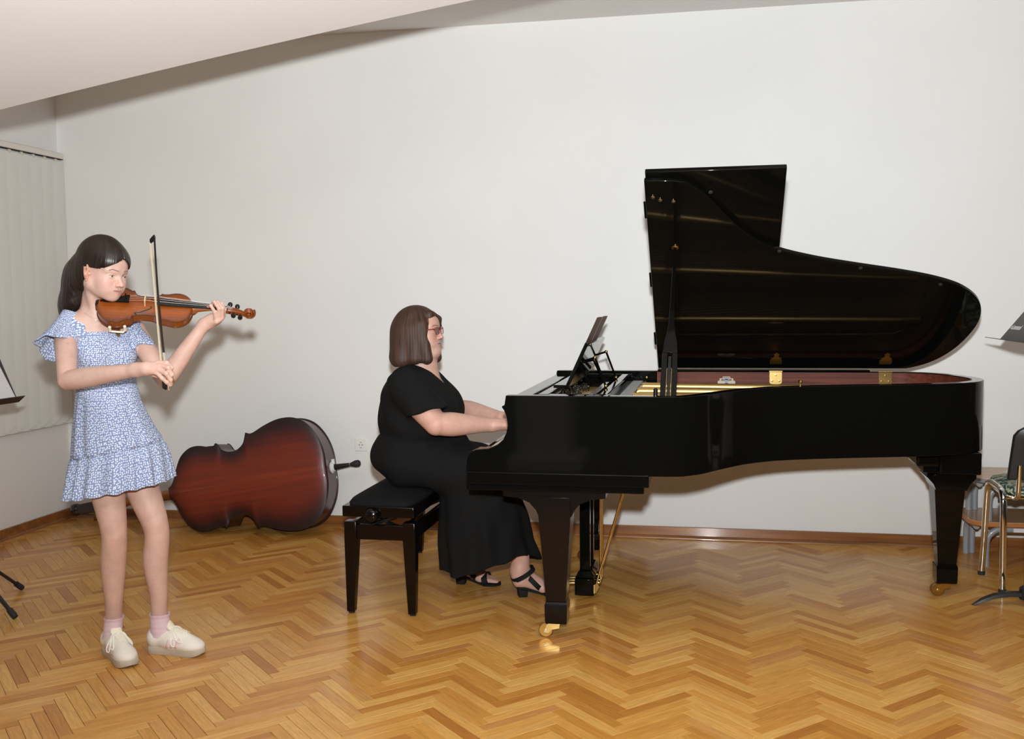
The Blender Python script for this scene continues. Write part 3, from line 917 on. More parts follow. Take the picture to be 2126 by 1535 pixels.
part('height_knob', MB().lathe([(0.008, -0.05), (0.008, 0.0), (0.024, 0.002), (0.030, 0.010), (0.030, 0.026), (0.024, 0.034), (0.0, 0.036)], (-1.468, by0 - 0.002, 0.458), (0, -1, 0), 24), M_bench, bench, smooth=50)
for xx in (bx0 + 0.09, bx1 - 0.09):
    part('lift_arm', MB().tube([(xx, by0 + 0.10, 0.36), (xx, by1 - 0.10, 0.44)], 0.010, 6), M_ebony, bench)
    part('lift_arm', MB().tube([(xx + 0.02, by0 + 0.10, 0.44), (xx + 0.02, by1 - 0.10, 0.36)], 0.010, 6), M_ebony, bench)
part('lift_arm', MB().tube([(bx0 + 0.05, by0 + 0.06, 0.37), (bx1 - 0.10, by0 + 0.06, 0.44)], 0.011, 6), M_ebony, bench)
part('lift_arm', MB().tube([(bx1 - 0.05, by0 + 0.075, 0.37), (bx0 + 0.10, by0 + 0.075, 0.44)], 0.011, 6), M_ebony, bench)
# ------------------------------------------------------------------ double bass lying on its side by the wall
def attr_mesh(o, name, values):
    a = o.data.attributes.new(name, 'FLOAT', 'POINT')
    a.data.foreach_set('value', np.array(values, np.float32))

def sunburst_mat(name, stops, rough=0.12, grain=(2, 60, 60), coat=0.6):
    m = mat(name, stops[0][1], rough, coat=coat, coat_rough=0.06)
    t = NT(m)
    at_ = t.n('ShaderNodeAttribute', attribute_name='edge')
    r = t.ramp(stops)
    nz0 = t.n('ShaderNodeTexNoise', i_Scale=5.0, i_Detail=2.0)
    t.l(t.coords('Object'), nz0.inputs['Vector'])
    t.l(t.math('ADD', at_.outputs['Fac'], t.math('MULTIPLY', t.math('SUBTRACT', nz0.outputs[0], 0.5), 0.25)), r.inputs[0])
    nz = t.n('ShaderNodeTexNoise', i_Scale=1.0, i_Detail=5.0)
    t.l(t.coords('Object', grain), nz.inputs['Vector'])
    g = t.ramp([(0.3, (0.72, 0.72, 0.72, 1)), (0.7, (1.12, 1.12, 1.12, 1))])
    t.l(nz.outputs[0], g.inputs[0])
    t.l(t.mix('MULTIPLY', 1.0, r.outputs[0], g.outputs[0]), t.p.inputs['Base Color'])
    return m

def plate_rings(half, z0, arch, rings=(1.0, 0.985, 0.95, 0.88, 0.75, 0.55, 0.3, 0.0), sgn=1, flip=1):
    """arched plate over a fiddle outline. half: (x, y) points, x along the body, y>0"""
    full = [(x, y) for x, y in half] + [(x, -y) for x, y in reversed(half)]
    V, E = [], []
    ring_list = []
    for s in rings:
        r = []
        for x, y in full:
            w = max(s, 0.001)
            # shrink towards the seam, and a little lengthwise
            xm = 0.52 * half[-1][0]
            r.append((xm + (x - xm) * (1 - 0.22 * (1 - w) ** 2), y * w, z0 + sgn * arch * (1 - s ** 2)))
            E.append(1 - s)
        ring_list.append(r)
    return ring_list, E

Mb = Matrix(((-0.983, -0.1775, -0.0471, -2.2522), (-0.0724, 0.1388, 0.9877, 5.6789), (-0.1688, 0.9743, -0.1493, 0.4094), (0, 0, 0, 1)))
bass = thing('double_bass', 'reddish brown double bass lying on its side against the back wall', 'double bass', Mb)
half = spline([(0.0, 0.0), (0.002, 0.10), (0.03, 0.20), (0.09, 0.29), (0.17, 0.335), (0.26, 0.341), (0.35, 0.318), (0.43, 0.285), (0.463, 0.283)], 5)[:-1] + [(0.470, 0.290), (0.478, 0.292)] + \
    spline([(0.484, 0.272), (0.505, 0.226), (0.55, 0.196), (0.60, 0.194), (0.645, 0.217), (0.664, 0.246)], 5)[1:-1] + [(0.670, 0.257), (0.678, 0.259)] + \
    spline([(0.688, 0.246), (0.73, 0.246), (0.79, 0.261), (0.85, 0.255), (0.91, 0.212), (0.95, 0.138), (0.975, 0.078), (0.992, 0.05), (1.012, 0.036)], 5)
half = [(x, y) for x, y in half]
TB = 0.19
SB_BASS = [(0.0, srgb(24, 5, 5)), (0.10, srgb(32, 6, 5)), (0.26, srgb(72, 14, 5)), (0.5, srgb(108, 32, 8)), (1.0, srgb(124, 42, 10))]
M_bback = sunburst_mat('bass_back_varnish', SB_BASS, 0.4, coat=0.15)
M_brib = mat('bass_rib_varnish', srgb(70, 24, 16), 0.3, coat=0.2)
M_bedge = mat('bass_edge_varnish', srgb(30, 9, 7), 0.35, coat=0.1)
M_maple = wood_mat('neck_maple', srgb(150, 92, 46), srgb(186, 124, 68), (3, 40, 40), 0.4)
rl, E = plate_rings(half, 0.0, 0.022, sgn=-1)
mb = MB().loft(rl[::-1], cap=False)
o = part('back_plate', mb, M_bback, bass, world=False, smooth=60)
attr_mesh(o, 'edge', [e for k in range(len(rl) - 1, -1, -1) for e in E[k * len(rl[0]):(k + 1) * len(rl[0])]])
full = rl[0] + [rl[0][0]]
rib_o = [(x * 0.985 + 0.004, y * 0.975) for x, y, z in full]
rib_i = [(x * 0.985 + 0.004, y * 0.955) for x, y, z in full]
part('ribs', MB().ring(rib_o, rib_i, 0.003, TB - 0.003), M_brib, bass, world=False, smooth=40)
for nm, z0, z1 in (('back_edge', 0.0, 0.008), ('top_edge', TB - 0.008, TB + 0.001)):
    part(nm, MB().ring([(x, y) for x, y, z in full], [(x * 0.97 + 0.008, y * 0.95) for x, y, z in full], z0, z1), M_bedge, bass, world=False, smooth=40, bevel=0.002)
rl2, E2 = plate_rings(half, TB, 0.02, sgn=1)
o = part('top_plate', MB().loft(rl2, cap=False), M_bback, bass, world=False, smooth=60)
attr_mesh(o, 'edge', E2)
part('seam_light_line', MB().tube([(0.01 + 0.97 * k / 20, 0.0, -0.022 + 0.000 - 0.0002) for k in range(1, 20)], 0.0016, 6), mat('seam_highlight', srgb(140, 66, 28), 0.3), bass, world=False)  # pale line drawn in colour where the two halves catch light differently
# neck, fingerboard, peg box, tuning machines
nk = MB()
def oval(cx, cy, cz, hy, hz, n=14):
    return [Vector((cx, cy + hy * math.cos(2 * PI * k / n), cz + hz * math.sin(2 * PI * k / n))) for k in range(n)]
nk.loft([oval(0.97, 0, 0.10, 0.036, 0.095), oval(1.03, 0, 0.115, 0.034, 0.07), oval(1.08, 0, 0.15, 0.03, 0.035), oval(1.25, 0, 0.162, 0.028, 0.026), oval(1.40, 0, 0.165, 0.026, 0.024)])
part('neck', nk, M_maple, bass, world=False, smooth=60)
part('fingerboard', MB().loft([[Vector((x, -w, z)), Vector((x, w, z)), Vector((x, w, z + 0.012)), Vector((x, 0, z + 0.022)), Vector((x, -w, z + 0.012))] for x, w, z in ((0.62, 0.042, 0.235), (1.0, 0.034, 0.20), (1.41, 0.024, 0.172))]), M_ebony, bass, world=False, smooth=30)
M_head = mat('bass_head_varnish', srgb(38, 14, 12), 0.22, coat=0.5)
hd = MB()
for x, hw, z0, z1 in [(0, 0, 0, 0)]:
    pass
hd.loft([[Vector((x, -w, a)), Vector((x, w, a)), Vector((x, w, b_)), Vector((x, -w, b_))] for x, w, a, b_ in ((1.38, 0.027, 0.135, 0.185), (1.44, 0.034, 0.125, 0.19), (1.56, 0.036, 0.12, 0.185), (1.66, 0.033, 0.11, 0.17), (1.70, 0.026, 0.115, 0.16))])
part('peg_box', hd, M_head, bass, world=False, bevel=0.006)
part('scroll', MB().lathe([(0.012, -0.04), (0.03, -0.032), (0.034, 0.0), (0.03, 0.032), (0.012, 0.04)], (1.72, 0, 0.145), (0, 1, 0), 16), M_head, bass, world=False, smooth=60)
for k, (x, s) in enumerate(((1.44, 1), (1.54, 1), (1.49, -1), (1.60, -1))):
    tm = part('tuning_plate', MB().box((x - 0.03, s * 0.034 - 0.003, 0.135), (x + 0.03, s * 0.034 + 0.004, 0.175)), M_brass, bass, world=False, bevel=0.001)
    part('tuning_key', MB().tube([(x, s * 0.036, 0.150), (x, s * 0.070, 0.150)], 0.004, 8).lathe([(0.002, -0.006), (0.014, -0.004), (0.014, 0.004), (0.002, 0.006)], (x, s * 0.074, 0.150), (1, 0, 0.4), 10), M_brass, tm, world=False)
part('string_roller', MB().tube([(1.50, -0.03, 0.192), (1.50, 0.03, 0.192)], 0.007, 8).tube([(1.58, -0.03, 0.186), (1.58, 0.03, 0.186)], 0.007, 8), M_ivory, bass, world=False)
# end pin
M_collar = mat('endpin_collar', (0.75, 0.75, 0.72, 1), 0.35)
zc_ = TB * 0.52
part('endpin_collar', MB().lathe([(0.0, 0.0), (0.034, 0.0), (0.036, 0.006), (0.028, 0.014), (0.024, 0.022), (0.0, 0.022)], (0.004, 0, zc_), (-1, 0, 0), 20).box((-0.022, 0.02, zc_ - 0.006), (-0.004, 0.05, zc_ + 0.006)), M_collar, bass, world=False, smooth=40)
part('endpin', MB().lathe([(0.0, 0.0), (0.019, 0.004), (0.0175, 0.02), (0.0125, 0.09), (0.010, 0.10), (0.0, 0.10)], (-0.016, 0, zc_), (-1, 0, 0), 18), M_ebony, bass, world=False, smooth=50)
part('endpin_ring', MB().lathe([(0.0, 0.0), (0.011, 0.0), (0.011, 0.004), (0.0, 0.004)], (-0.113, 0, zc_), (-1, 0, 0), 16), M_steel, bass, world=False)
part('rubber_tip', MB().lathe([(0.0, 0.0), (0.010, 0.0), (0.014, 0.012), (0.021, 0.035), (0.0205, 0.055), (0.012, 0.064), (0.0, 0.065)], (-0.116, 0, zc_), (-1, 0, 0), 16), M_rubber, bass, world=False, smooth=50)
for s in (-1, 1):
    for y in (0.085, 0.055, 0.025, -0.0):
        pass
part('tailpiece', MB().loft([[Vector((x, -w, TB + 0.03)), Vector((x, w, TB + 0.03)), Vector((x, w * 0.6, TB + 0.045)), Vector((x, -w * 0.6, TB + 0.045))] for x, w in ((0.04, 0.03), (0.30, 0.05))]), M_ebony, bass, world=False)

# ------------------------------------------------------------------ music stand at the left edge, with sheet music
M_standblk = mat('stand_black', (0.012, 0.012, 0.012, 1), 0.45)
M_deskblk = mat('desk_black', (0.02, 0.02, 0.019, 1), 0.5)
C0 = Vector((-3.232, 4.25, 0.954))
bdir, udir = Vector((-0.03, -1, 0)).normalized(), Vector((-0.40, 0, 0.917))
ndir = udir.cross(bdir).normalized()
if ndir.x < 0:
    ndir = -ndir
px_, py_ = -3.40, 4.00
ls = thing('music_stand', 'black folding music stand cut by the left edge, holding a white sheet', 'music stand', (px_, py_, 0))
W_, H_ = 0.50, 0.33
q = lambda a, b_, c=0.0: C0 + bdir * a + udir * b_ + ndir * c
part('desk', MB().hexa([q(0, 0, -0.003), q(W_, 0, -0.003), q(W_, H_, -0.003), q(0.0, H_, -0.003)], [q(0, 0), q(W_, 0), q(W_, H_), q(0.0, H_)]), M_deskblk, ls, bevel=0.001)
part('desk_lip', MB().hexa([q(-0.004, -0.012, -0.003), q(W_, -0.012, -0.003), q(W_, -0.004, -0.003), q(-0.004, -0.004, -0.003)], [q(-0.004, 0.0, 0.042), q(W_, 0.0, 0.042), q(W_, 0.004, 0.042), q(-0.004, 0.004, 0.042)]), M_deskblk, ls)
part('desk_bar', MB().tube([q(W_ / 2, 0.02, -0.012), q(W_ / 2, H_ - 0.05, -0.012)], 0.010, 8), M_standblk, ls)
top = q(W_ / 2, 0.12, -0.02)
part('upper_pole', MB().tube([(px_, py_, 0.55), (px_, py_, 1.0), top], 0.0085, 10), M_steel, ls)
part('lower_pole', MB().tube([(px_, py_, 0.16), (px_, py_, 0.62)], 0.0125, 10), M_standblk, ls)
part('height_clamp', MB().lathe([(0.018, 0), (0.020, 0.01), (0.020, 0.05), (0.016, 0.06)], (px_, py_, 0.60), (0, 0, 1), 14), M_rubber, ls)
part('leg_collar', MB().lathe([(0.016, 0), (0.021, 0.005), (0.021, 0.05), (0.016, 0.055)], (px_, py_, 0.30), (0, 0, 1), 14), M_rubber, ls)
part('brace_collar', MB().lathe([(0.016, 0), (0.021, 0.005), (0.021, 0.035), (0.016, 0.04)], (px_, py_, 0.15), (0, 0, 1), 14), M_rubber, ls)
for tip in ((-3.325, 4.345), (-3.045, 3.925), (-3.74, 3.80)):
    T_ = Vector((tip[0], tip[1], 0.010))
    A_ = Vector((px_, py_, 0.32))
    part('leg', MB().tube([A_, A_.lerp(T_, 0.97)], 0.0105, 8, flat=0.8), M_standblk, ls)
    m_ = A_.lerp(T_, 0.55)
    part('leg_brace', MB().tube([(px_, py_, 0.165), m_], 0.0065, 6), M_standblk, ls)
    part('rubber_foot', MB().tube([A_.lerp(T_, 0.90), A_.lerp(T_, 0.97), T_], [0.0135, 0.0145, 0.013], 10), M_rubber, ls)
M_sheet = mat('sheet_paper', (0.72, 0.70, 0.69, 1), 0.8)
t = NT(M_sheet)
wv = t.n('ShaderNodeTexWave', bands_direction='Z', i_Scale=44.0, i_Distortion=0.4)
t.l(t.coords('Object'), wv.inputs['Vector'])
r_ = t.ramp([(0.0, (0.62, 0.60, 0.59, 1)), (0.25, (0.73, 0.71, 0.70, 1))])
t.l(wv.outputs[0], r_.inputs[0])
t.l(r_.outputs[0], t.p.inputs['Base Color'])
sh = thing('sheet_music', 'white sheet of music standing on the black stand at the left edge', 'sheet music', q(W_ / 2, 0.0, 0.003))
part('page', MB().hexa([q(0.012, 0.003, 0.003), q(0.225, 0.003, 0.003), q(0.225, 0.30, 0.003), q(0.040, 0.30, 0.003)], [q(0.012, 0.003, 0.0045), q(0.225, 0.003, 0.0045), q(0.225, 0.30, 0.0045), q(0.040, 0.30, 0.0045)]), M_sheet, sh)
part('page', MB().hexa([q(0.228, 0.003, 0.003), q(0.44, 0.003, 0.003), q(0.44, 0.30, 0.003), q(0.228, 0.30, 0.003)], [q(0.228, 0.003, 0.0045), q(0.44, 0.003, 0.0045), q(0.44, 0.30, 0.0045), q(0.228, 0.30, 0.0045)]), M_sheet, sh)

# ------------------------------------------------------------------ orchestra stand at the right edge
M_deskgrey = mat('desk_grey_black', (0.034, 0.034, 0.031, 1), 0.5)
px2, py2 = 1.405, 4.84
rs_ = thing('music_stand', 'black solid-desk music stand with white lettering at the right edge', 'music stand', (px2, py2, 0))
C0r = Vector((1.333, 5.09, 1.198))
bd2, ud2 = Vector((0.0, -1, 0)), Vector((0.62, 0, 0.785)).normalized()
nd2 = Vector((-ud2.z, 0, ud2.x))
q2 = lambda a, b_, c=0.0: C0r + bd2 * a + ud2 * b_ + nd2 * c
part('desk', MB().hexa([q2(0, 0, -0.002), q2(0.50, 0, -0.002), q2(0.50, 0.34, -0.002), q2(0, 0.34, -0.002)], [q2(0, 0), q2(0.50, 0), q2(0.50, 0.34), q2(0, 0.34)]), M_deskgrey, rs_, bevel=0.0008)
part('desk_lip', MB().hexa([q2(0.0, 0.0, -0.002), q2(0.50, 0.0, -0.002), q2(0.50, 0.003, -0.002), q2(0.0, 0.003, -0.002)], [q2(a_, b_, -0.002) + Vector((-0.068, 0, 0.010)) for a_, b_ in ((0.0, 0.0), (0.50, 0.0), (0.50, 0.003), (0.0, 0.003))]), M_deskgrey, rs_)
part('desk_bracket', MB().box((px2 + 0.03, py2 - 0.03, 1.20), (px2 + 0.07, py2 + 0.03, 1.26)), M_standblk, rs_, bevel=0.004)
part('upper_pole', MB().tube([(px2, py2, 0.6), (px2, py2, 1.19), (px2 + 0.05, py2, 1.25)], 0.009, 10), M_standblk, rs_)
part('lower_pole', MB().tube([(px2, py2, 0.05), (px2, py2, 0.68)], 0.0125, 12), M_standblk, rs_)
part('base_hub', MB().lathe([(0.0, 0.035), (0.030, 0.035), (0.034, 0.045), (0.030, 0.085), (0.016, 0.095), (0.0, 0.095)], (px2, py2, 0), (0, 0, 1), 20), M_standblk, rs_)
for ang in (math.radians(184), math.radians(60), math.radians(-62)):
    dx_, dy_ = math.cos(ang), math.sin(ang)
    rr = []
    for s, h0, w, th in ((0.0, 0.050, 0.022, 0.018), (0.08, 0.048, 0.022, 0.017), (0.14, 0.038, 0.020, 0.016), (0.19, 0.019, 0.017, 0.014), (0.222, 0.003, 0.010, 0.008), (0.236, 0.001, 0.003, 0.003)):
        c_ = Vector((px2 + dx_ * s, py2 + dy_ * s, 0))
        sd = Vector((-dy_, dx_, 0))
        rr.append([c_ - sd * w + Vector((0, 0, h0)), c_ + sd * w + Vector((0, 0, h0)), c_ + sd * w * 0.8 + Vector((0, 0, h0 + th)), c_ - sd * w * 0.8 + Vector((0, 0, h0 + th))])
    part('leg', MB().loft(rr), M_standblk, rs_, bevel=0.003)
M_letter = mat('white_print', (0.62, 0.62, 0.60, 1), 0.6)
fc = bpy.data.curves.new('lettering', 'FONT')
fc.body = 'ei.mmmi'
fc.size, fc.extrude, fc.offset = 0.030, 0.0003, 0.0008
fo = bpy.data.objects.new('lettering_curve', fc)
COL.objects.link(fo)
bpy.context.view_layer.update()
me = bpy.data.meshes.new_from_object(fo.evaluated_get(bpy.context.evaluated_depsgraph_get()))
bpy.data.objects.remove(fo)
bb_ = [v.co.copy() for v in me.vertices]
wtx = max(p.x for p in bb_) or 1
lt = MB()
lt.v = [tuple(q2(0.012 + p.x / wtx * 0.155, 0.062 + p.y * 1.25, 0.0006 + p.z)) for p in bb_]
lt.f = [tuple(pl.vertices) for pl in me.polygons]
part('lettering', lt, M_letter, rs_, smooth=0)

# ------------------------------------------------------------------ chrome chair at the right edge
M_chrome = mat('chrome', (0.75, 0.74, 0.72, 1), 0.08, metal=1.0)
M_shell = mat('chair_back_plastic', (0.010, 0.010, 0.010, 1), 0.4)
M_seat = mat('leaf_fabric', srgb(150, 160, 130), 0.85)
t = NT(M_seat)
wv = t.n('ShaderNodeTexWave', wave_type='RINGS', i_Scale=13.0, i_Distortion=9.0, i_Detail=2.5)
wv.inputs['Detail Scale'].default_value = 1.6
t.l(t.coords('Object', (1.0, 1.6, 1.0)), wv.inputs['Vector'])
r_ = t.ramp([(0.0, srgb(34, 62, 62)), (0.3, srgb(60, 98, 96)), (0.5, srgb(120, 128, 84)), (0.75, srgb(176, 178, 148)), (1.0, srgb(196, 192, 166))])
t.l(wv.outputs[0], r_.inputs[0])
t.l(r_.outputs[0], t.p.inputs['Base Color'])
ch = thing('chair', 'chrome framed stacking chair with black back and green patterned seat', 'chair', (1.58, 5.2, 0))
for x0 in (1.358, 1.802):
    pth = spline([(x0, 5.045, 0.012), (x0, 5.05, 0.20), (x0, 5.058, 0.40), (x0, 5.075, 0.462), (x0, 5.12, 0.484), (x0, 5.20, 0.486), (x0, 5.285, 0.486), (x0, 5.33, 0.462), (x0 - 0.002, 5.345, 0.40), (x0 - 0.006, 5.358, 0.20), (x0 - 0.012, 5.371, 0.012)], 6)
    fr = part('leg_frame', MB().tube(pth, 0.0155, 14), M_chrome, ch, smooth=60)
    for e in (pth[0], pth[-1]):
        part('foot_cap', MB().lathe([(0.017, 0), (0.018, 0.018), (0.016, 0.02)], (e[0], e[1], 0), (0, 0, 1), 14), M_rubber, fr)
part('seat_frame', MB().tube([(1.372, 5.06, 0.455), (1.79, 5.06, 0.455), (1.79, 5.42, 0.462), (1.372, 5.42, 0.462)], 0.009, 8, closed=True), M_chrome, ch)
rr = []
for k, (ins_, z) in enumerate([(0.0, 0.466), (-0.006, 0.478), (0.004, 0.500), (0.04, 0.511), (0.1, 0.514)]):
    pts_ = []
    for qk in range(36):
        a = 2 * PI * qk / 36
        ca, sa = math.cos(a), math.sin(a)
        pts_.append(Vector((1.58 + (0.205 - ins_) * math.copysign(abs(ca) ** 0.4, ca), 5.24 + (0.205 - ins_) * math.copysign(abs(sa) ** 0.4, sa), z)))
    rr.append(pts_)
part('seat', MB().loft(rr), M_seat, ch, smooth=60)
rr = []
for k in range(13):
    s = k / 12
    z = 0.548 + 0.282 * s
    hw = 0.222 - 0.016 * s - (0.0 if s < 0.72 else 0.115 * ((s - 0.72) / 0.28) ** 2.2)
    yb = 4.985 - 0.055 * s
    rr.append([Vector((1.58 + hw * c_, yb + 0.035 * (1 - c_ * c_) * -1 + dy + 0.03, z)) for c_, dy in [(c2, -0.012) for c2 in np.linspace(-1, 1, 11)] + [(c2, 0.012) for c2 in np.linspace(1, -1, 11)]])
part('backrest', MB().loft(rr), M_shell, ch, smooth=50, bevel=0.006)
for x0 in (1.405, 1.755):
    part('back_support', MB().tube(spline([(x0, 5.16, 0.452), (x0, 5.06, 0.452), (x0, 5.008, 0.470), (x0, 4.996, 0.52), (x0, 4.985, 0.62)], 5), 0.012, 12), M_chrome, ch, smooth=60)
part('link_hook', MB().tube([(1.352, 5.075, 0.452), (1.342, 5.075, 0.440), (1.342, 5.075, 0.425)], 0.005, 8), M_rubber, ch)

# ------------------------------------------------------------------ two low tables stacked at the right
M_top = wood_mat('table_top_beech', srgb(176, 134, 96), srgb(200, 160, 120), (2, 30, 30), 0.35, coat=0.3)
M_edge = mat('table_edge', srgb(182, 118, 62), 0.4)
M_gleg = mat('grey_leg_paint', srgb(150, 154, 158), 0.35, coat=0.3)
def low_table(name, label, z0, zt, x0, x1, y0, y1, edge, label_plate):
    tb = thing(name, label, 'table', ((x0 + x1) / 2, (y0 + y1) / 2, z0), group=None)
    def board(i, z):
        pts_ = []
        R_ = 0.085 - i
        for cx, cy, a0 in ((x1 - 0.085, y1 - 0.085, 0), (x0 + 0.085, y1 - 0.085, 90), (x0 + 0.085, y0 + 0.085, 180), (x1 - 0.085, y0 + 0.085, 270)):
            for k in range(7):
                a = math.radians(a0 + 15 * k)
                pts_.append(Vector((cx + R_ * math.cos(a), cy + R_ * math.sin(a), z)))
        return pts_
    part('table_top', MB().loft([board(0.002, zt - 0.003), board(0.003, zt)]), M_top, tb, smooth=30)
    part('edge_band', MB().loft([board(0.003, zt - 0.025), board(0.0, zt - 0.022), board(0.0, zt - 0.005), board(0.002, zt - 0.003)]), edge, tb, smooth=40)
    zb = zt - 0.045
    r = 0.0165
    for yy in (y0 + 0.045, y1 - 0.045):
        part('arch_frame', MB().tube(spline([(x0 + 0.085, yy, z0 + 0.0), (x0 + 0.085, yy, z0 + (zb - z0) * 0.55), (x0 + 0.095, yy, z0 + (zb - z0) * 0.8), (x0 + 0.135, yy, zb - 0.003), (x0 + 0.19, yy, zb), (x1 - 0.19, yy, zb), (x1 - 0.135, yy, zb - 0.003), (x1 - 0.095, yy, z0 + (zb - z0) * 0.8), (x1 - 0.085, yy, z0 + (zb - z0) * 0.55), (x1 - 0.085, yy, z0)], 5), r, 12), M_gleg, tb, smooth=60)
    for xx in (x0 + 0.05, x1 - 0.05):
        part('arch_frame', MB().tube(spline([(xx, y0 + 0.10, zb), (xx, y1 - 0.16, zb), (xx, y1 - 0.11, zb - 0.004), (xx, y1 - 0.075, z0 + (zb - z0) * 0.8), (xx, y1 - 0.065, z0 + (zb - z0) * 0.5), (xx, y1 - 0.065, z0)], 5), r, 12), M_gleg, tb, smooth=60)
    if label_plate:
        part('sticker', MB().box((x0 + 0.21, y0 + 0.0265, zb - 0.010), (x0 + 0.30, y0 + 0.0285, zb + 0.010)), M_plast, tb)
    return tb
low_table('low_table', 'low beech table on grey arched legs, standing on the floor beneath another', 0.0, 0.240, 1.325, 2.15, 5.50, 5.88, M_edge, True)
low_table('low_table', 'low beech table on grey arched legs, stacked on top of another', 0.240, 0.465, 1.335, 2.16, 5.50, 5.88, mat('grey_edge', srgb(128, 132, 140), 0.4), False)
pp = thing('paper_sheet', 'loose white paper sheet lying on the upper stacked beech table', 'paper', (1.72, 5.72, 0.4655))
part('page', MB().hexa([(1.515, 5.70, 0.4656), (1.75, 5.60, 0.4656), (1.85, 5.78, 0.4656), (1.60, 5.84, 0.4656)], [(1.515, 5.70, 0.4664), (1.75, 5.60, 0.4664), (1.85, 5.78, 0.4664), (1.60, 5.84, 0.4664)]), M_sheet, pp)
# ------------------------------------------------------------------ signed-distance modelling (bodies, hair, shoes, cloth)
class Field:
    """smooth-blended solids on a rectilinear grid, meshed with surface nets"""
    def __init__(self, ax):
        self.ax = [np.asarray(a, np.float32) for a in ax]
        self.D = np.full([len(a) for a in self.ax], 0.5, np.float32)
    def sub(self, lo, hi, m):
        sl = []
        for a, l, h in zip(self.ax, lo, hi):
            i0, i1 = int(np.searchsorted(a, l - m)), int(np.searchsorted(a, h + m))
            if i1 <= i0:
                return None
            sl.append(slice(i0, i1))
        g = [a[s] for a, s in zip(self.ax, sl)]
        return tuple(sl), (g[0][:, None, None], g[1][None, :, None], g[2][None, None, :])
    def put(self, prim, k=0.01, op='add'):
        f, lo, hi = prim
        r = self.sub(lo, hi, max(k, 0.012) + 0.012)
        if r is None:
            return self
        sl, g = r
        d = f(*g).astype(np.float32)
        A = self.D[sl]
        if op == 'add':
            h = np.maximum(k - np.abs(A - d), 0)
            self.D[sl] = np.minimum(A, d) - h * h / (4 * k)
        else:
            d = -d
            h = np.maximum(k - np.abs(A - d), 0)
            self.D[sl] = np.maximum(A, d) + h * h / (4 * k)
        return self
    def cut(self, f):
        """intersect the whole field with f<0"""
        X, Y, Z = self.ax
        self.D = np.maximum(self.D, f(X[:, None, None], Y[None, :, None], Z[None, None, :]).astype(np.float32))
        return self
    def displace(self, f, lo=None, hi=None):
        lo = lo or [a[0] for a in self.ax]
        hi = hi or [a[-1] for a in self.ax]
        sl, g = self.sub(lo, hi, 0.0)
        self.D[sl] = self.D[sl] + f(*g).astype(np.float32)
        return self
    def mesh(self):
        D = self.D
        for axi in range(3):                     # close the surface at the border
            s0 = [slice(None)] * 3
            for e in (0, -1):
                s0[axi] = e
                D[tuple(s0)] = np.maximum(D[tuple(s0)], 1e-4)
        ins = D < 0
        o = ins[:-1] | ins[1:]
        a = ins[:-1] & ins[1:]
        o, a = o[:, :-1] | o[:, 1:], a[:, :-1] & a[:, 1:]
        o, a = o[:, :, :-1] | o[:, :, 1:], a[:, :, :-1] & a[:, :, 1:]
        cells = np.flatnonzero(o & ~a)
        cs = o.shape
        i, j, k = np.unravel_index(cells, cs)
        X, Y, Z = self.ax
        acc = np.zeros((len(cells), 3))
        cnt = np.zeros(len(cells))
        corner = {}
        for c in range(8):
            q = (c & 1, c >> 1 & 1, c >> 2 & 1)
            corner[q] = D[i + q[0], j + q[1], k + q[2]].astype(np.float64)
        def P(q):
            return np.stack([X[i + q[0]], Y[j + q[1]], Z[k + q[2]]], 1)
        for axi in range(3):
            for b in range(4):
                u, v = b & 1, b >> 1
                q0 = [0, 0, 0]
                oth = [t_ for t_ in range(3) if t_ != axi]
                q0[oth[0]], q0[oth[1]] = u, v
                q1 = list(q0)
                q1[axi] = 1
                d0, d1 = corner[tuple(q0)], corner[tuple(q1)]
                m = (d0 < 0) != (d1 < 0)
                t_ = np.where(m, d0 / np.where(m, d0 - d1, 1), 0)[:, None]
                acc += np.where(m[:, None], P(q0) * (1 - t_) + P(q1) * t_, 0)
                cnt += m
        verts = acc / cnt[:, None]
        faces = []
        st = np.array([cs[1] * cs[2], cs[2], 1])
        for axi in range(3):
            b, c = [t_ for t_ in range(3) if t_ != axi]
            s0, s1 = [slice(None)] * 3, [slice(None)] * 3
            s0[axi], s1[axi] = slice(None, -1), slice(1, None)
            for t_ in (b, c):
                s0[t_] = s1[t_] = slice(1, -1)
            e0, e1 = ins[tuple(s0)], ins[tuple(s1)]
            idx = np.flatnonzero(e0 != e1)
            ii = list(np.unravel_index(idx, e0.shape))
            ii[b] = ii[b] + 1
            ii[c] = ii[c] + 1
            flat = ii[0] * st[0] + ii[1] * st[1] + ii[2] * st[2]
            quad = np.stack([flat - st[b] - st[c], flat - st[c], flat, flat - st[b]], 1)
            quad = np.searchsorted(cells, quad)
            flip = e0.ravel()[idx] if axi != 1 else ~e0.ravel()[idx]
            quad[~flip] = quad[~flip][:, ::-1]
            faces.append(quad)
        return verts, np.concatenate(faces)

def axis(lo, hi, step, fine=()):
    out = [lo]
    while out[-1] < hi:
        s = step
        for a, b, f in fine:
            if a <= out[-1] <= b:
                s = min(s, f)
        out.append(out[-1] + s)
    return np.array(out)

def cap(a, b, ra, rb=None):
    """tapered capsule"""
    a, b = np.asarray(a, float), np.asarray(b, float)
    rb = ra if rb is None else rb
    ba = b - a
    L2 = max(float(ba @ ba), 1e-12)
    def f(X, Y, Z):
        h = np.clip(((X - a[0]) * ba[0] + (Y - a[1]) * ba[1] + (Z - a[2]) * ba[2]) / L2, 0, 1)
        return np.sqrt((X - a[0] - h * ba[0]) ** 2 + (Y - a[1] - h * ba[1]) ** 2 + (Z - a[2] - h * ba[2]) ** 2) - (ra + (rb - ra) * h)
    r = max(ra, rb)
    return f, np.minimum(a, b) - r, np.maximum(a, b) + r

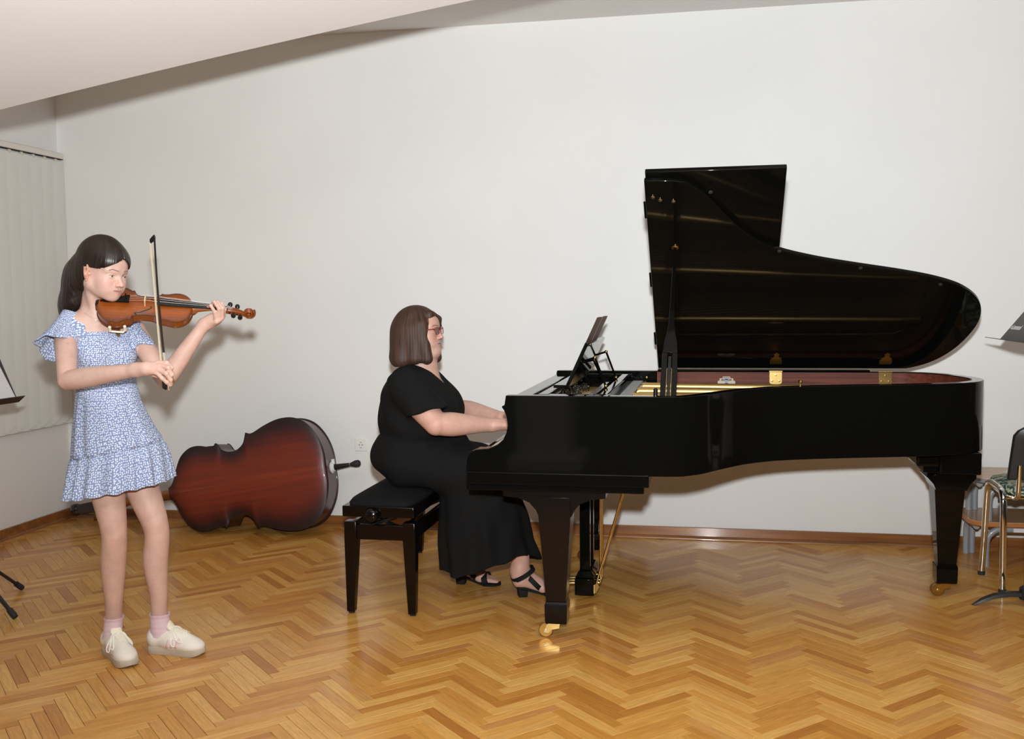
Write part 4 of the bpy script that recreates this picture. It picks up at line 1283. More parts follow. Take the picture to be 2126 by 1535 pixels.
def ell(c, r, R=None):
    """ellipsoid; columns of R are its axes"""
    c, r = np.asarray(c, float), np.asarray(r, float)
    R = np.eye(3) if R is None else np.asarray(R, float)
    def f(X, Y, Z):
        x, y, z = X - c[0], Y - c[1], Z - c[2]
        q = [(x * R[0, n] + y * R[1, n] + z * R[2, n]) for n in range(3)]
        k0 = np.sqrt(sum((q[n] / r[n]) ** 2 for n in range(3)))
        k1 = np.sqrt(sum((q[n] / r[n] ** 2) ** 2 for n in range(3)))
        return k0 * (k0 - 1) / np.maximum(k1, 1e-6)
    e = np.abs(R) @ r
    return f, c - e, c + e

def chain(F, pts, rad, k=0.01, k0=None):
    for n in range(len(pts) - 1):
        F.put(cap(pts[n], pts[n + 1], rad[n], rad[n + 1]), k0 if (n == 0 and k0) else k)

def limb(F, pts, rad, n=10, k=0.0008):
    P4 = spline([tuple(p) + (r,) for p, r in zip(pts, rad)], n)
    for a, b_ in zip(P4[:-1], P4[1:]):
        F.put(cap(a[:3], b_[:3], a[3], b_[3]), k)

def field_mesh(name, F, material, parent, smooth=180, colors=None, label=None):
    v, f = F.mesh()
    M = MW[parent.name]
    Mi = np.array(M.inverted())
    vl = v @ Mi[:3, :3].T + Mi[:3, 3]
    me = bpy.data.meshes.new(name)
    me.vertices.add(len(v))
    me.vertices.foreach_set('co', vl.astype(np.float32).ravel())
    me.loops.add(f.size)
    me.loops.foreach_set('vertex_index', f.astype(np.int32).ravel())
    me.polygons.add(len(f))
    me.polygons.foreach_set('loop_start', np.arange(0, f.size, 4, dtype=np.int32))
    me.update(calc_edges=True)
    me.validate()
    me.polygons.foreach_set('use_smooth', [True] * len(me.polygons))
    me.materials.append(material)
    if colors is not None:
        a = me.color_attributes.new('tint', 'FLOAT_COLOR', 'POINT')
        c = np.ones((len(v), 4), np.float32)
        c[:, :3] = colors(v)
        a.data.foreach_set('color', c.ravel())
    o = bpy.data.objects.new(name, me)
    COL.objects.link(o)
    o.parent = parent
    MW[o.name] = M
    if label:
        o['label'] = label
    return o, v

def frame(o, x, z):
    """4x4 with origin o, x axis, z axis made orthogonal"""
    x = np.asarray(x, float) / np.linalg.norm(x)
    z = np.asarray(z, float) - x * (np.asarray(z, float) @ x)
    z /= np.linalg.norm(z)
    M = np.eye(4)
    M[:3, 0], M[:3, 1], M[:3, 2], M[:3, 3] = x, np.cross(z, x), z, o
    return M

def head_prims(F, H, s=1.0, full=0.0, zd=1.0, zu=1.0, lipx=0.0):
    """skull, face, ears in a head frame (x forward, y left, z up; eyes at z=0; chin z=-0.11), written into field F"""
    R, o = H[:3, :3], H[:3, 3]
    zm = lambda z: z * (zu if z > 0 else zd)
    w = lambda p: o + R @ (np.array((p[0], p[1], zm(p[2]))) * s)
    E = lambda c, r, A=None: ell(w(c), np.asarray(r) * s, R if A is None else R @ A)
    Cp = lambda a, b, ra, rb=None: cap(w(a), w(b), ra * s, None if rb is None else rb * s)
    f = full
    F.put(E((-0.014, 0, 0.032), (0.099, 0.073, 0.086 * (zu + zd) / 2)), 0.02)
    F.put(E((0.030, 0, -0.030), (0.056, 0.056 + 0.008 * f, 0.078 * zd)), 0.03)
    F.put(E((0.046, 0, 0.045), (0.044, 0.055, 0.042)), 0.03)
    for y in (-1, 1):
        F.put(Cp((0.0, y * 0.052, -0.050), (0.058, y * 0.016, -0.095), 0.019 + 0.006 * f, 0.014 + 0.004 * f), 0.028)
        F.put(E((0.052, y * 0.036, -0.030), (0.026, 0.024 + 0.006 * f, 0.026 + 0.006 * f)), 0.022)
        F.put(E((0.055, y * 0.028, -0.062), (0.024, 0.020 + 0.006 * f, 0.022 + 0.004 * f)), 0.022)
    F.put(E((0.070, 0, -0.094), (0.0165 + 0.003 * f, 0.018 + 0.004 * f, 0.015)), 0.018)
    F.put(E((0.074, 0, -0.064), (0.018, 0.026, 0.020)), 0.016)
    # brow, eye sockets
    for y in (-1, 1):
        F.put(Cp((0.082, y * 0.012, 0.019), (0.066, y * 0.044, 0.019), 0.0085), 0.014)
        F.put(E((0.096, y * 0.031, 0.000), (0.016, 0.017, 0.0105)), 0.010, 'cut')
        # lids wrap the eyeball, then the opening is cut
        F.put(E((0.0685, y * 0.031, 0.000), (0.0155, 0.0150, 0.0140)), 0.004)
        F.put(Cp((0.0835, y * 0.021, 0.0015), (0.0795, y * 0.041, 0.0005), 0.0028, 0.0024), 0.0015, 'cut')
        F.put(Cp((0.0860, y * 0.0245, 0.0005), (0.0850, y * 0.0365, 0.0005), 0.0042, 0.0038), 0.0015, 'cut')
    # nose
    F.put(Cp((0.083, 0, 0.004), (0.1005, 0, -0.031), 0.0068, 0.0085), 0.012)
    F.put(E((0.1030, 0, -0.0345), (0.0095, 0.0088 + 0.0015 * f, 0.0080)), 0.008)
    for y in (-1, 1):
        F.put(E((0.0925, y * 0.0112, -0.0375), (0.0090, 0.0068, 0.0068)), 0.006)
        F.put(E((0.1000, y * 0.0058, -0.0440), (0.0048, 0.0030, 0.0034)), 0.002, 'cut')
    # mouth
    for y in (-1, 1):
        F.put(Cp((0.0915 + lipx, y * 0.003, -0.0605), (0.0815 + lipx * 0.4, y * 0.0225, -0.0655), 0.0050, 0.0022), 0.005)
        F.put(Cp((0.0900 + lipx, 0, -0.0715), (0.0815 + lipx * 0.4, y * 0.0200, -0.0670), 0.0058, 0.0022), 0.005)
    F.put(E((0.0965 + lipx, 0, -0.0657), (0.0090, 0.0225, 0.0012)), 0.002, 'cut')
    F.put(E((0.0960, 0, -0.0535), (0.0035, 0.0030, 0.0060)), 0.004, 'cut')
    # ears
    for y in (-1, 1):
        a = math.radians(22) * y
        A = np.array(((math.cos(a), -math.sin(a), 0), (math.sin(a), math.cos(a), 0), (0, 0, 1)))
        t_ = math.radians(-12)
        A = A @ np.array(((math.cos(t_), 0, math.sin(t_)), (0, 1, 0), (-math.sin(t_), 0, math.cos(t_))))
        F.put(E((-0.008, y * 0.0755, 0.004), (0.0205, 0.0062, 0.0300), A), 0.008)
        F.put(E((-0.002, y * 0.0735, -0.022), (0.0095, 0.0050, 0.0120), A), 0.006)
        F.put(E((-0.0055, y * 0.0815, 0.006), (0.0125, 0.0040, 0.0205), A), 0.004, 'cut')
        F.put(E((0.0005, y * 0.0790, -0.004), (0.0085, 0.0060, 0.0100), A), 0.003, 'cut')
        F.put(Cp((-0.014, y * 0.0795, 0.012), (0.001, y * 0.0765, 0.019), 0.0026), 0.003)
        F.put(E((0.010, y * 0.0725, -0.004), (0.0050, 0.0035, 0.0060), A), 0.006)
    return w

def skin_colors(H, s, base, lip, blush, brow, ear=None, brow_w=0.0028, lip_amt=1.0, zd=1.0, zu=1.0):
    """per-vertex skin colour: lips, cheeks, ears and eyebrows differ from the rest"""
    R, o = H[:3, :3], H[:3, 3]
    base, lip, blush, brow = (np.array(c[:3]) for c in (base, lip, blush, brow))
    def fn(v):
        q = (v - o) @ R / s
        x, y, z = q[:, 0], np.abs(q[:, 1]), np.where(q[:, 2] > 0, q[:, 2] / zu, q[:, 2] / zd)
        near = (np.abs(x) < 0.2) & (y < 0.12) & (np.abs(z) < 0.2)
        c = np.tile(base, (len(v), 1))
        def blend(m, col):
            m = np.clip(m, 0, 1)[:, None]
            return c * (1 - m) + np.array(col) * m
        g = lambda dx, r: np.exp(-(dx / r) ** 2)
        c = blend(0.55 * near * g(y - 0.040, 0.020) * g(z + 0.034, 0.020) * (x > 0.03), blush)
        c = blend(0.45 * near * (x > 0.085) * g(z + 0.036, 0.014) * (y < 0.022), blush)
        if ear is not None:
            c = blend(0.8 * near * (y > 0.070) * (np.abs(x + 0.006) < 0.03) * (np.abs(z) < 0.045), ear)
        zl = -0.0657 - 0.0012 * (y / 0.02) ** 2 * -1
        hu = 0.0070 * np.sqrt(np.clip(1 - (y / 0.0235) ** 2, 0, 1))
        hl = 0.0085 * np.sqrt(np.clip(1 - (y / 0.0225) ** 2, 0, 1))
        dz = z + 0.0657
        m = near * (x > 0.070) * np.where(dz > 0, np.clip((hu - dz) / 0.0018 + 0.5, 0, 1), np.clip((hl + dz) / 0.0018 + 0.5, 0, 1)) * (y < 0.0235)
        c = blend(lip_amt * m, lip)
        # eyebrow
        zb = 0.0205 + 0.0040 * np.clip((y - 0.014) / 0.022, 0, 1) - 0.0055 * np.clip((y - 0.036) / 0.014, 0, 1)
        mb_ = near * (x > 0.05) * np.clip((brow_w - np.abs(z - zb)) / 0.0014 + 0.5, 0, 1) * np.clip((y - 0.010) / 0.004, 0, 1) * np.clip((0.050 - y) / 0.006, 0, 1)
        c = blend(0.85 * mb_, brow)
        # lash line round the lid opening
        ml = near * (x > 0.06) * g(z - 0.0044, 0.0013) * np.clip((0.0125 - np.abs(y - 0.031)) / 0.003, 0, 1)
        c = blend(0.75 * ml, np.array(brow) * 0.5)
        return c
    return fn

def skin_mat(name, rough=0.48):
    m = mat(name, (0.8, 0.6, 0.5, 1), rough, spec=0.4, sss=0.18)
    t = NT(m)
    a = t.n('ShaderNodeVertexColor', layer_name='tint')
    nz = t.n('ShaderNodeTexNoise', i_Scale=26.0, i_Detail=3.0)
    t.l(t.coords('Object'), nz.inputs['Vector'])
    r = t.ramp([(0.35, (0.93, 0.90, 0.89, 1)), (0.65, (1.03, 1.02, 1.02, 1))])
    t.l(nz.outputs[0], r.inputs[0])
    t.l(t.mix('MULTIPLY', 1.0, a.outputs['Color'], r.outputs[0]), t.p.inputs['Base Color'])
    return m

M_white_eye = mat('eye_white', (0.50, 0.47, 0.44, 1), 0.25)
M_pupil = mat('pupil', (0.004, 0.004, 0.004, 1), 0.1)
def eyes(person, H, s, iris_mat, look=(0.0, 0.0)):
    R, o = H[:3, :3], H[:3, 3]
    for y in (1, -1):
        c = o + R @ (np.array((0.0685, y * 0.031, 0.0)) * s)
        d = R @ np.array((1.0, look[0], look[1]))
        d /= np.linalg.norm(d)
        eb = part('eyeball', MB().sphere(c, 0.0132 * s, 20), M_white_eye, person, smooth=180)
        r = 0.0132 * s
        ir = MB().lathe([(0.0001, 0.9925 * r + 0.00035), (0.0030 * s, 0.975 * r + 0.0003), (0.0064 * s, 0.8746 * r + 0.0003), (0.0066 * s, 0.86 * r)], c, d, 20)
        part('iris', ir, iris_mat, eb, smooth=60)
        part('pupil', MB().lathe([(0.0001, 0.9925 * r + 0.0006), (0.0026 * s, 0.979 * r + 0.0006), (0.0027 * s, 0.97 * r)], c, d, 14), M_pupil, eb, smooth=60)

def hair_mat(name, c0, c1, rough=0.32, freq=70):
    m = mat(name, c1, rough, spec=0.45)
    t = NT(m)
    uv = t.n('ShaderNodeAttribute', attribute_name='strand')
    comb = t.n('ShaderNodeCombineXYZ')
    t.l(uv.outputs['Fac'], comb.inputs[0])
    oc = t.n('ShaderNodeTexCoord')
    sep = t.n('ShaderNodeSeparateXYZ')
    t.l(oc.outputs['Object'], sep.inputs[0])
    t.l(t.math('MULTIPLY', sep.outputs[2], 0.06), comb.inputs[1])
    nz = t.n('ShaderNodeTexNoise', i_Scale=float(freq), i_Detail=6.0, i_Roughness=0.65)
    t.l(comb.outputs[0], nz.inputs['Vector'])
    r = t.ramp([(0.30, c0), (0.72, c1)])
    t.l(nz.outputs[0], r.inputs[0])
    t.l(r.outputs[0], t.p.inputs['Base Color'])
    t.bump(nz.outputs[0], 0.55, 0.0025)
    return m
# ------------------------------------------------------------------ the violinist
GO = np.array((-2.2, 3.58, 0.0))
FH = np.array((-math.sin(YAW), math.cos(YAW), 0.0))     # horizontal, away from the photographer
RH = np.array((math.cos(YAW), math.sin(YAW), 0.0))
UP = np.array((0.0, 0.0, 1.0))
def sight(px, py, d, origin):
    """a point on the sight line through a photo pixel, d metres behind the upright plane through origin"""
    v = np.array(_fw) + np.array(_r) * (px - PX_W / 2) / FOCAL_PX - np.array(_u) * (py - PX_H / 2) / FOCAL_PX
    cpos = np.array((0, 0, CAM_Z))
    return cpos + v * (((origin + FH * d - cpos) @ FH) / (v @ FH))
g = lambda px, py, d=0.0: sight(px, py, d, GO)

SK = (0.60, 0.395, 0.325)
M_skin_girl = skin_mat('girl_skin')
girl = thing('person', 'girl in a blue dotted summer dress standing and playing the violin', 'person', tuple(GO))

TY = math.radians(40)
LAT = RH * math.cos(TY) + FH * math.sin(TY)              # towards her left side
FRT = RH * math.sin(TY) - FH * math.cos(TY)              # the way her chest faces
TR = np.stack([LAT, FRT, UP], 1)

# joints
ShR, ElR, WrR = g(136, 684, -0.07), g(140, 790, -0.26), g(284, 768, -0.37)
ShL, ElL, WrL = g(279, 688, 0.08), g(343, 790, 0.02), g(423, 675, 0.02)
HipR, KnR, AnR = g(212, 945, -0.03), g(237, 1108, -0.03), g(236, 1290, 0.040)
HipL, KnL, AnL = g(272, 945, 0.04), g(325, 1100, 0.03), g(331, 1283, 0.060)
HEAD = g(214, 568, -0.060)
psi = math.radians(64)
fx = RH * math.sin(psi) - FH * math.cos(psi)
pt_ = math.radians(11)
HX = fx * math.cos(pt_) - UP * math.sin(pt_)
HZ_ = UP * math.cos(pt_) + fx * math.sin(pt_)
rl_ = math.radians(3)
HLt = np.cross(HZ_, HX)
HG = frame(HEAD, HX, HZ_ * math.cos(rl_) + HLt * math.sin(rl_))
HS, HZD, HZU = 0.985, 0.83, 1.13

def torso(F, grow=0.0):
    e = grow
    F.put(ell(g(214, 722, 0.0), (0.128 + e, 0.080 + e, 0.135 + e), TR), 0.03)
    F.put(ell(g(222, 806, 0.0), (0.106 + e, 0.078 + e, 0.13 + e), TR), 0.05)
    F.put(ell(g(232, 905, 0.0), (0.120 + e, 0.086 + e, 0.115 + e), TR), 0.05)
    F.put(cap(g(152, 676, -0.065), g(268, 682, 0.07), 0.040 + e), 0.05)
    for s_ in (-1, 1):
        F.put(ell(g(214, 738, 0.0) + LAT * 0.052 * s_ + FRT * 0.058, (0.045 + e, 0.034 + e, 0.042 + e), TR), 0.03)

hx0, hx1 = HEAD[0] - 0.14, HEAD[0] + 0.14
lhx = g(450, 650, 0.03)
rhx = g(340, 775, -0.37)
ax = axis(GO[0] - 0.36, GO[0] + 0.52, 0.0042, [(hx0, hx1, 0.0019), (lhx[0] - 0.07, lhx[0] + 0.06, 0.0019), (rhx[0] - 0.07, rhx[0] + 0.06, 0.0019)])
ay = axis(GO[1] - 0.50, GO[1] + 0.24, 0.0042, [(HEAD[1] - 0.12, HEAD[1] + 0.12, 0.0019), (lhx[1] - 0.06, lhx[1] + 0.06, 0.0019), (rhx[1] - 0.06, rhx[1] + 0.06, 0.0019)])
az = axis(0.03, 1.70, 0.0048, [(1.40, 1.66, 0.0018), (lhx[2] - 0.06, lhx[2] + 0.06, 0.0019), (rhx[2] - 0.06, rhx[2] + 0.06, 0.0019)])
F = Field((ax, ay, az))
torso(F)
# neck
nb = g(190, 668, 0.005)
F.put(cap(nb, HEAD + HG[:3, :3] @ np.array((-0.026, 0, -0.050)), 0.047, 0.045), 0.03)
F.put(ell(g(196, 668, 0.0) + FRT * 0.03, (0.10, 0.045, 0.04), TR), 0.04)
# sternocleidomastoid and collarbone
for s_ in (-1, 1):
    F.put(cap(HEAD + HG[:3, :3] @ np.array((-0.018, s_ * 0.046, -0.045)), g(205, 672, 0.0) + FRT * 0.050 + LAT * 0.018 * s_, 0.011, 0.009), 0.03)
    F.put(cap(g(205, 674, 0.0) + FRT * 0.062 + LAT * 0.022 * s_, g(205, 668, 0.0) + FRT * 0.025 + LAT * 0.115 * s_, 0.008, 0.009), 0.014)
# arms
F.put(cap(ShR, ShR + (ElR - ShR) * 0.3, 0.043, 0.040), 0.03)
limb(F, [ShR, ShR + (ElR - ShR) * 0.35, ElR], [0.043, 0.040, 0.0345])
mid = ElR + (WrR - ElR) * 0.28
limb(F, [ElR, mid, WrR], [0.0345, 0.0365, 0.0225])
F.put(cap(ShL, ShL + (ElL - ShL) * 0.3, 0.043, 0.041), 0.03)
limb(F, [ShL, ShL + (ElL - ShL) * 0.4, ElL], [0.043, 0.040, 0.0335])
mid = ElL + (WrL - ElL) * 0.3
limb(F, [ElL, mid, WrL], [0.0335, 0.0360, 0.0225])
# legs
for hp, kn, an, fw in ((HipR, KnR, AnR, 36), (HipL, KnL, AnL, 72)):
    fr = RH * math.sin(math.radians(fw)) - FH * math.cos(math.radians(fw))
    F.put(ell(kn + fr * 0.0135, (0.036, 0.036, 0.046)), 0.02)
    calf = kn + (an - kn) * 0.36 - fr * 0.010
    limb(F, [hp, hp + (kn - hp) * 0.5, kn, calf, kn + (an - kn) * 0.72, an], [0.068, 0.0625, 0.0480, 0.0480, 0.0350, 0.0295], 7)
    F.put(cap(an, an - UP * 0.05, 0.0285, 0.028), 0.02)
head_prims(F, HG, HS, zd=HZD, zu=HZU, lipx=-0.003)

# right hand: bow hold. four fingers curl over the stick, thumb underneath
def finger(pts, r0, r1, k=0.004):
    chain(F, pts, np.linspace(r0, r1, len(pts)), k)
F.put(cap(WrR, g(305, 766, -0.385), 0.0215, 0.0230), 0.02)
F.put(ell((WrR + g(332, 765, -0.40)) / 2 + UP * 0.002, (0.036, 0.020, 0.0185), np.stack([RH, FH, UP], 1)), 0.018)
kR = [g(328, 754, -0.385), g(331, 760, -0.397), g(329, 768, -0.404), g(325, 774, -0.404)]
for q_ in kR:
    F.put(cap(g(300, 766, -0.387), q_, 0.014, 0.0092), 0.010)
finger([kR[0], g(346, 754, -0.392), g(356, 764, -0.380), g(353, 773, -0.362)], 0.0090, 0.0068)
finger([kR[1], g(349, 764, -0.408), g(357, 778, -0.398), g(354, 787, -0.380)], 0.0092, 0.0068)
finger([kR[2], g(345, 776, -0.416), g(354, 789, -0.404), g(355, 799, -0.388)], 0.0090, 0.0066)
finger([kR[3], g(336, 785, -0.414), g(346, 794, -0.404), g(352, 800, -0.392)], 0.0080, 0.0060)
finger([g(302, 770, -0.37), g(320, 776, -0.355), g(334, 782, -0.35), g(342, 786, -0.352)], 0.0125, 0.0080, 0.008)

# left hand round the violin neck: thumb behind, fingers rising on the near side and bending over the strings
pl0, pl1 = WrL, g(455, 660, 0.012)
PX = (pl1 - pl0) / np.linalg.norm(pl1 - pl0)
PZ_ = np.cross(PX, FH)
F.put(cap(pl0, g(440, 664, 0.018), 0.021, 0.022), 0.02)
F.put(ell((pl0 + pl1) / 2 + PX * 0.008, (0.042, 0.016, 0.024), np.stack([PX, FH, PZ_ / np.linalg.norm(PZ_)], 1)), 0.018)
lb = [g(463, 655, 0.008), g(460, 660, -0.002), g(455, 664, -0.008), g(449, 668, -0.010)]
for q_ in lb:
    F.put(cap(g(436, 668, 0.015), q_, 0.0140, 0.0095), 0.012)
finger([lb[0], g(466, 643, -0.006), g(460, 631, 0.006), g(454, 637, 0.028)], 0.0090, 0.0062)
finger([lb[1], g(462, 640, -0.020), g(452, 628, -0.006), g(447, 635, 0.016)], 0.0090, 0.0062)
finger([lb[2], g(455, 641, -0.028), g(445, 627, -0.014), g(439, 634, 0.010)], 0.0088, 0.0060)
finger([lb[3], g(446, 648, -0.026), g(438, 635, -0.016), g(432, 637, 0.004)], 0.0078, 0.0056)
finger([g(444, 664, 0.03), g(459, 656, 0.055), g(462, 646, 0.066), g(458, 637, 0.066)], 0.0125, 0.0080, 0.008)

col = skin_colors(HG, HS, SK, (0.50, 0.25, 0.22), (0.66, 0.34, 0.28), (0.10, 0.065, 0.05), ear=(0.66, 0.34, 0.24), brow_w=0.0017, zd=HZD, zu=HZU)
def girl_cols(v):
    c = col(v)
    # knees, elbows and knuckles a touch redder
    for p_, r_ in ((KnR, 0.06), (KnL, 0.06), (ElR, 0.05), (ElL, 0.05), (kR[2], 0.03), (lb[1], 0.03)):
        m = 0.35 * np.exp(-(((v - p_) ** 2).sum(1)) / r_ ** 2)[:, None]
        c = c * (1 - m) + np.array((0.62, 0.33, 0.25)) * m
    return c
body, _ = field_mesh('body', F, M_skin_girl, girl, colors=girl_cols)
del F
M_iris_girl = mat('iris_grey_green', (0.035, 0.040, 0.030, 1), 0.15)
eyes(girl, HG, HS, M_iris_girl, look=(0.26, -0.20))

# moles on arm, shin and thigh
M_mole = mat('mole', srgb(110, 62, 44), 0.6)

# hair: parted in the middle, combed behind the ears, falling down the back
HR, HO = HG[:3, :3], HG[:3, 3]
hw = lambda p: HO + HR @ (np.asarray(p, float) * HS)
sp = 0.0022
lo = np.minimum(hw((-0.02, 0, 0)), g(125, 645, 0.0)) - np.array((0.17, 0.17, 0.0))
F = Field((axis(HEAD[0] - 0.24, HEAD[0] + 0.13, sp), axis(HEAD[1] - 0.17, HEAD[1] + 0.22, sp), axis(1.33, 1.69, sp)))
F.put(ell(hw((-0.018, 0, 0.046)), np.array((0.110, 0.0815, 0.103)) * HS, HR), 0.01)
F.put(ell(hw((0.044, 0, 0.054)), np.array((0.053, 0.064, 0.052)) * HS, HR), 0.03)
F.put(ell(hw((-0.060, 0, -0.012)), np.array((0.066, 0.070, 0.080)) * HS, HR), 0.03)
# the fall behind the shoulders
for (a, b_, ra, rb) in ((g(184, 545, 0.03), g(166, 585, 0.02), 0.058, 0.054), (g(163, 570, 0.015), g(148, 632, 0.02), 0.052, 0.040), (g(168, 560, -0.035), g(152, 625, -0.03), 0.036, 0.026), (g(178, 590, 0.05), g(158, 640, 0.07), 0.045, 0.034),
                        (g(148, 628, 0.02), g(133, 672, 0.055), 0.038, 0.018), (g(154, 622, -0.025), g(140, 655, 0.0), 0.024, 0.014), (g(165, 600, 0.0), g(160, 640, 0.02), 0.04, 0.026)):
    F.put(cap(a, b_, ra, rb), 0.04)
# face opening
def face_cut(X, Y, Z):
    x, y, z = X - HO[0], Y - HO[1], Z - HO[2]
    u = (x * HR[0, 0] + y * HR[1, 0] + z * HR[2, 0]) / HS
    v_ = np.abs((x * HR[0, 1] + y * HR[1, 1] + z * HR[2, 1]) / HS)
    w_ = (x * HR[0, 2] + y * HR[1, 2] + z * HR[2, 2]) / HS
    # hairline: parted over the forehead, sweeping down over the temple to the top of the ear
    line = 0.072 - 0.72 * np.clip(v_ - 0.004, 0, 1) - 4.0 * np.clip(v_ - 0.030, 0, 1) ** 2
    a_ = np.minimum(np.minimum(line - w_, 0.023 + 0.64 * (u - 0.02) - w_), u + 0.004)
    return np.maximum(a_, np.minimum(0.020 - w_, u + 0.030)) * 0.7
X, Y, Z = (F.ax[0][:, None, None], F.ax[1][None, :, None], F.ax[2][None, None, :])
cutd = face_cut(X, Y, Z)
F.D = np.maximum(F.D, cutd.astype(np.float32))
del cutd
# parting groove and strand ridges
def ridges(X, Y, Z):
    x, y, z = X - HO[0], Y - HO[1], Z - HO[2]
    u = x * HR[0, 0] + y * HR[1, 0] + z * HR[2, 0]
    v_ = x * HR[0, 1] + y * HR[1, 1] + z * HR[2, 1]
    w_ = x * HR[0, 2] + y * HR[1, 2] + z * HR[2, 2]
    th = np.arctan2(v_, u + 0.02)
    r = 0.0005 * np.sin(th * 41 + 5 * np.sin(th * 7)) + 0.0004 * np.sin(th * 97 + w_ * 8)
    part_ = 0.0035 * np.exp(-(v_ / 0.0022) ** 2) * (w_ > 0.05)
    return r * np.clip((0.10 - w_) * 12, 0, 1) + part_
F.displace(ridges)
M_hair_girl = hair_mat('girl_hair', (0.006, 0.0035, 0.0025, 1), (0.030, 0.017, 0.012, 1), 0.34, 60)
hair, hv = field_mesh('hair', F, M_hair_girl, girl)
q_ = (hv - HO) @ HR
back = np.clip((HO[2] - 0.02 - hv[:, 2]) * 8, 0, 1)
ang = np.arctan2(q_[:, 1], q_[:, 0] + 0.02) / PI
lat = (hv - HO) @ RH * 4.0
attr_mesh(hair, 'strand', ang * (1 - back) * 0.5 + lat * back)
del F

# earring and necklace
M_silver = mat('silver', (0.75, 0.74, 0.72, 1), 0.15, metal=1.0)
er = g(178.5, 586, -0.112)
er = hw((0.002, -0.0785, -0.031))
part('earring', MB().sphere(er, 0.0036, 10).tube([er - UP * 0.003, er - UP * 0.020], 0.0008, 6), M_silver, girl, smooth=180)

# necklace and moles, laid on the skin along the photographer's sight lines
from mathutils.bvhtree import BVHTree
_Mg = MW[girl.name]
_tree = BVHTree.FromPolygons([tuple(_Mg @ v_.co) for v_ in body.data.vertices], [tuple(p_.vertices) for p_ in body.data.polygons])
def skin_at(px, py):
    p0 = Vector((0, 0, CAM_Z))
    h_ = _tree.ray_cast(p0, (Vector(g(px, py, 0.0)) - p0).normalized())
    return h_[0], h_[1]
nl = [skin_at(px, py) for px, py in ((158, 631), (166, 642), (180, 653), (198, 664), (212, 671))]
nl = [tuple(p + n * 0.0012) for p, n in nl if p is not None]
if len(nl) > 2:
    part('necklace', MB().tube(spline(nl, 5), 0.0007, 6), M_silver, girl, smooth=180)
for px, py, r_ in ((118.5, 724, 0.0022), (141, 713, 0.0018), (147, 741, 0.0013), (325, 1197, 0.0014), (137, 764, 0.0012)):
    p_, n_ = skin_at(px, py)
    if p_ is not None:
        part('mole', MB().lathe([(0.0, 0.0), (r_, -0.0003), (r_ * 0.7, 0.0005), (0.0, 0.0008)], p_, n_, 10), M_mole, girl, smooth=180)

# ---- dress
def dress_mat(name, scale, thr):
    m = mat(name, srgb(150, 168, 214), 0.8, spec=0.2)
    t = NT(m)
    comb = t.n('ShaderNodeCombineXYZ')
    for k, nm in enumerate(('cu', 'cv')):
        t.l(t.n('ShaderNodeAttribute', attribute_name=nm).outputs['Fac'], comb.inputs[k])
    vo = t.n('ShaderNodeTexVoronoi', i_Scale=float(scale), i_Randomness=0.62, voronoi_dimensions='2D')
    t.l(comb.outputs[0], vo.inputs['Vector'])
    r = t.ramp([(thr, srgb(216, 222, 233)), (thr + 0.12, srgb(128, 142, 178))])
    t.l(vo.outputs['Distance'], r.inputs[0])
    t.l(r.outputs[0], t.p.inputs['Base Color'])
    nz = t.n('ShaderNodeTexNoise', i_Scale=420.0)
    t.l(t.coords('Object'), nz.inputs['Vector'])
    t.bump(nz.outputs[0], 0.25, 0.0006)
    return m
def cloth_uv(o, v, centre, stretch=0.15):
    d = v - centre
    attr_mesh(o, 'cu', np.arctan2(d @ FH, d @ RH) * stretch)
    attr_mesh(o, 'cv', v[:, 2])
def loft_uv(o, rings):
    cu, cv, acc = [], [], 0.0
    for k, r in enumerate(rings):
        r = np.asarray(r)
        step = np.linalg.norm(np.diff(rings[-1], axis=0), axis=1)
        if k:
            acc += float(np.linalg.norm(r - np.asarray(rings[k - 1]), axis=1).mean())
        cu += list(np.concatenate([[0], np.cumsum(step)]))
        cv += [acc] * len(r)
    attr_mesh(o, 'cu', cu)
    attr_mesh(o, 'cv', cv)
M_dress = dress_mat('dress_dotted', 108, 0.26)
M_smock = dress_mat('dress_smocked', 132, 0.26)
sp = 0.003
F = Field((axis(GO[0] - 0.30, GO[0] + 0.28, sp), axis(GO[1] - 0.26, GO[1] + 0.26, sp), axis(1.02, 1.44, sp)))
torso(F, 0.007)
wl = g(222, 812, 0.0)[2]
zs = lambda X, Y, Z: Z
def neckline(X, Y, Z):
    q = g(214, 686, 0.0)
    lat_ = (X - GO[0]) * LAT[0] + (Y - GO[1]) * LAT[1] - float((q - GO) @ LAT)
    frt_ = (X - GO[0]) * FRT[0] + (Y - GO[1]) * FRT[1] - float((q - GO) @ FRT)
    zf = q[2] - 0.004 + 0.5 * np.clip(np.abs(lat_ + 0.005) - 0.082, 0, 0.03) * 4
    zb = q[2] + 0.02
    return (Z - np.where(frt_ > -0.01, zf, zb)) * 0.8
F.cut(neckline)
F.cut(lambda X, Y, Z: (wl - 0.02) - Z + 0 * X + 0 * Y)
F.displace(lambda X, Y, Z: 0.0011 * np.sin(Z * 700 + 0 * X) * (Z > wl) + 0 * Y)
bod, bv = field_mesh('dress_bodice', F, M_smock, girl)
cloth_uv(bod, bv, g(216, 740, 0.0), 0.115)
del F

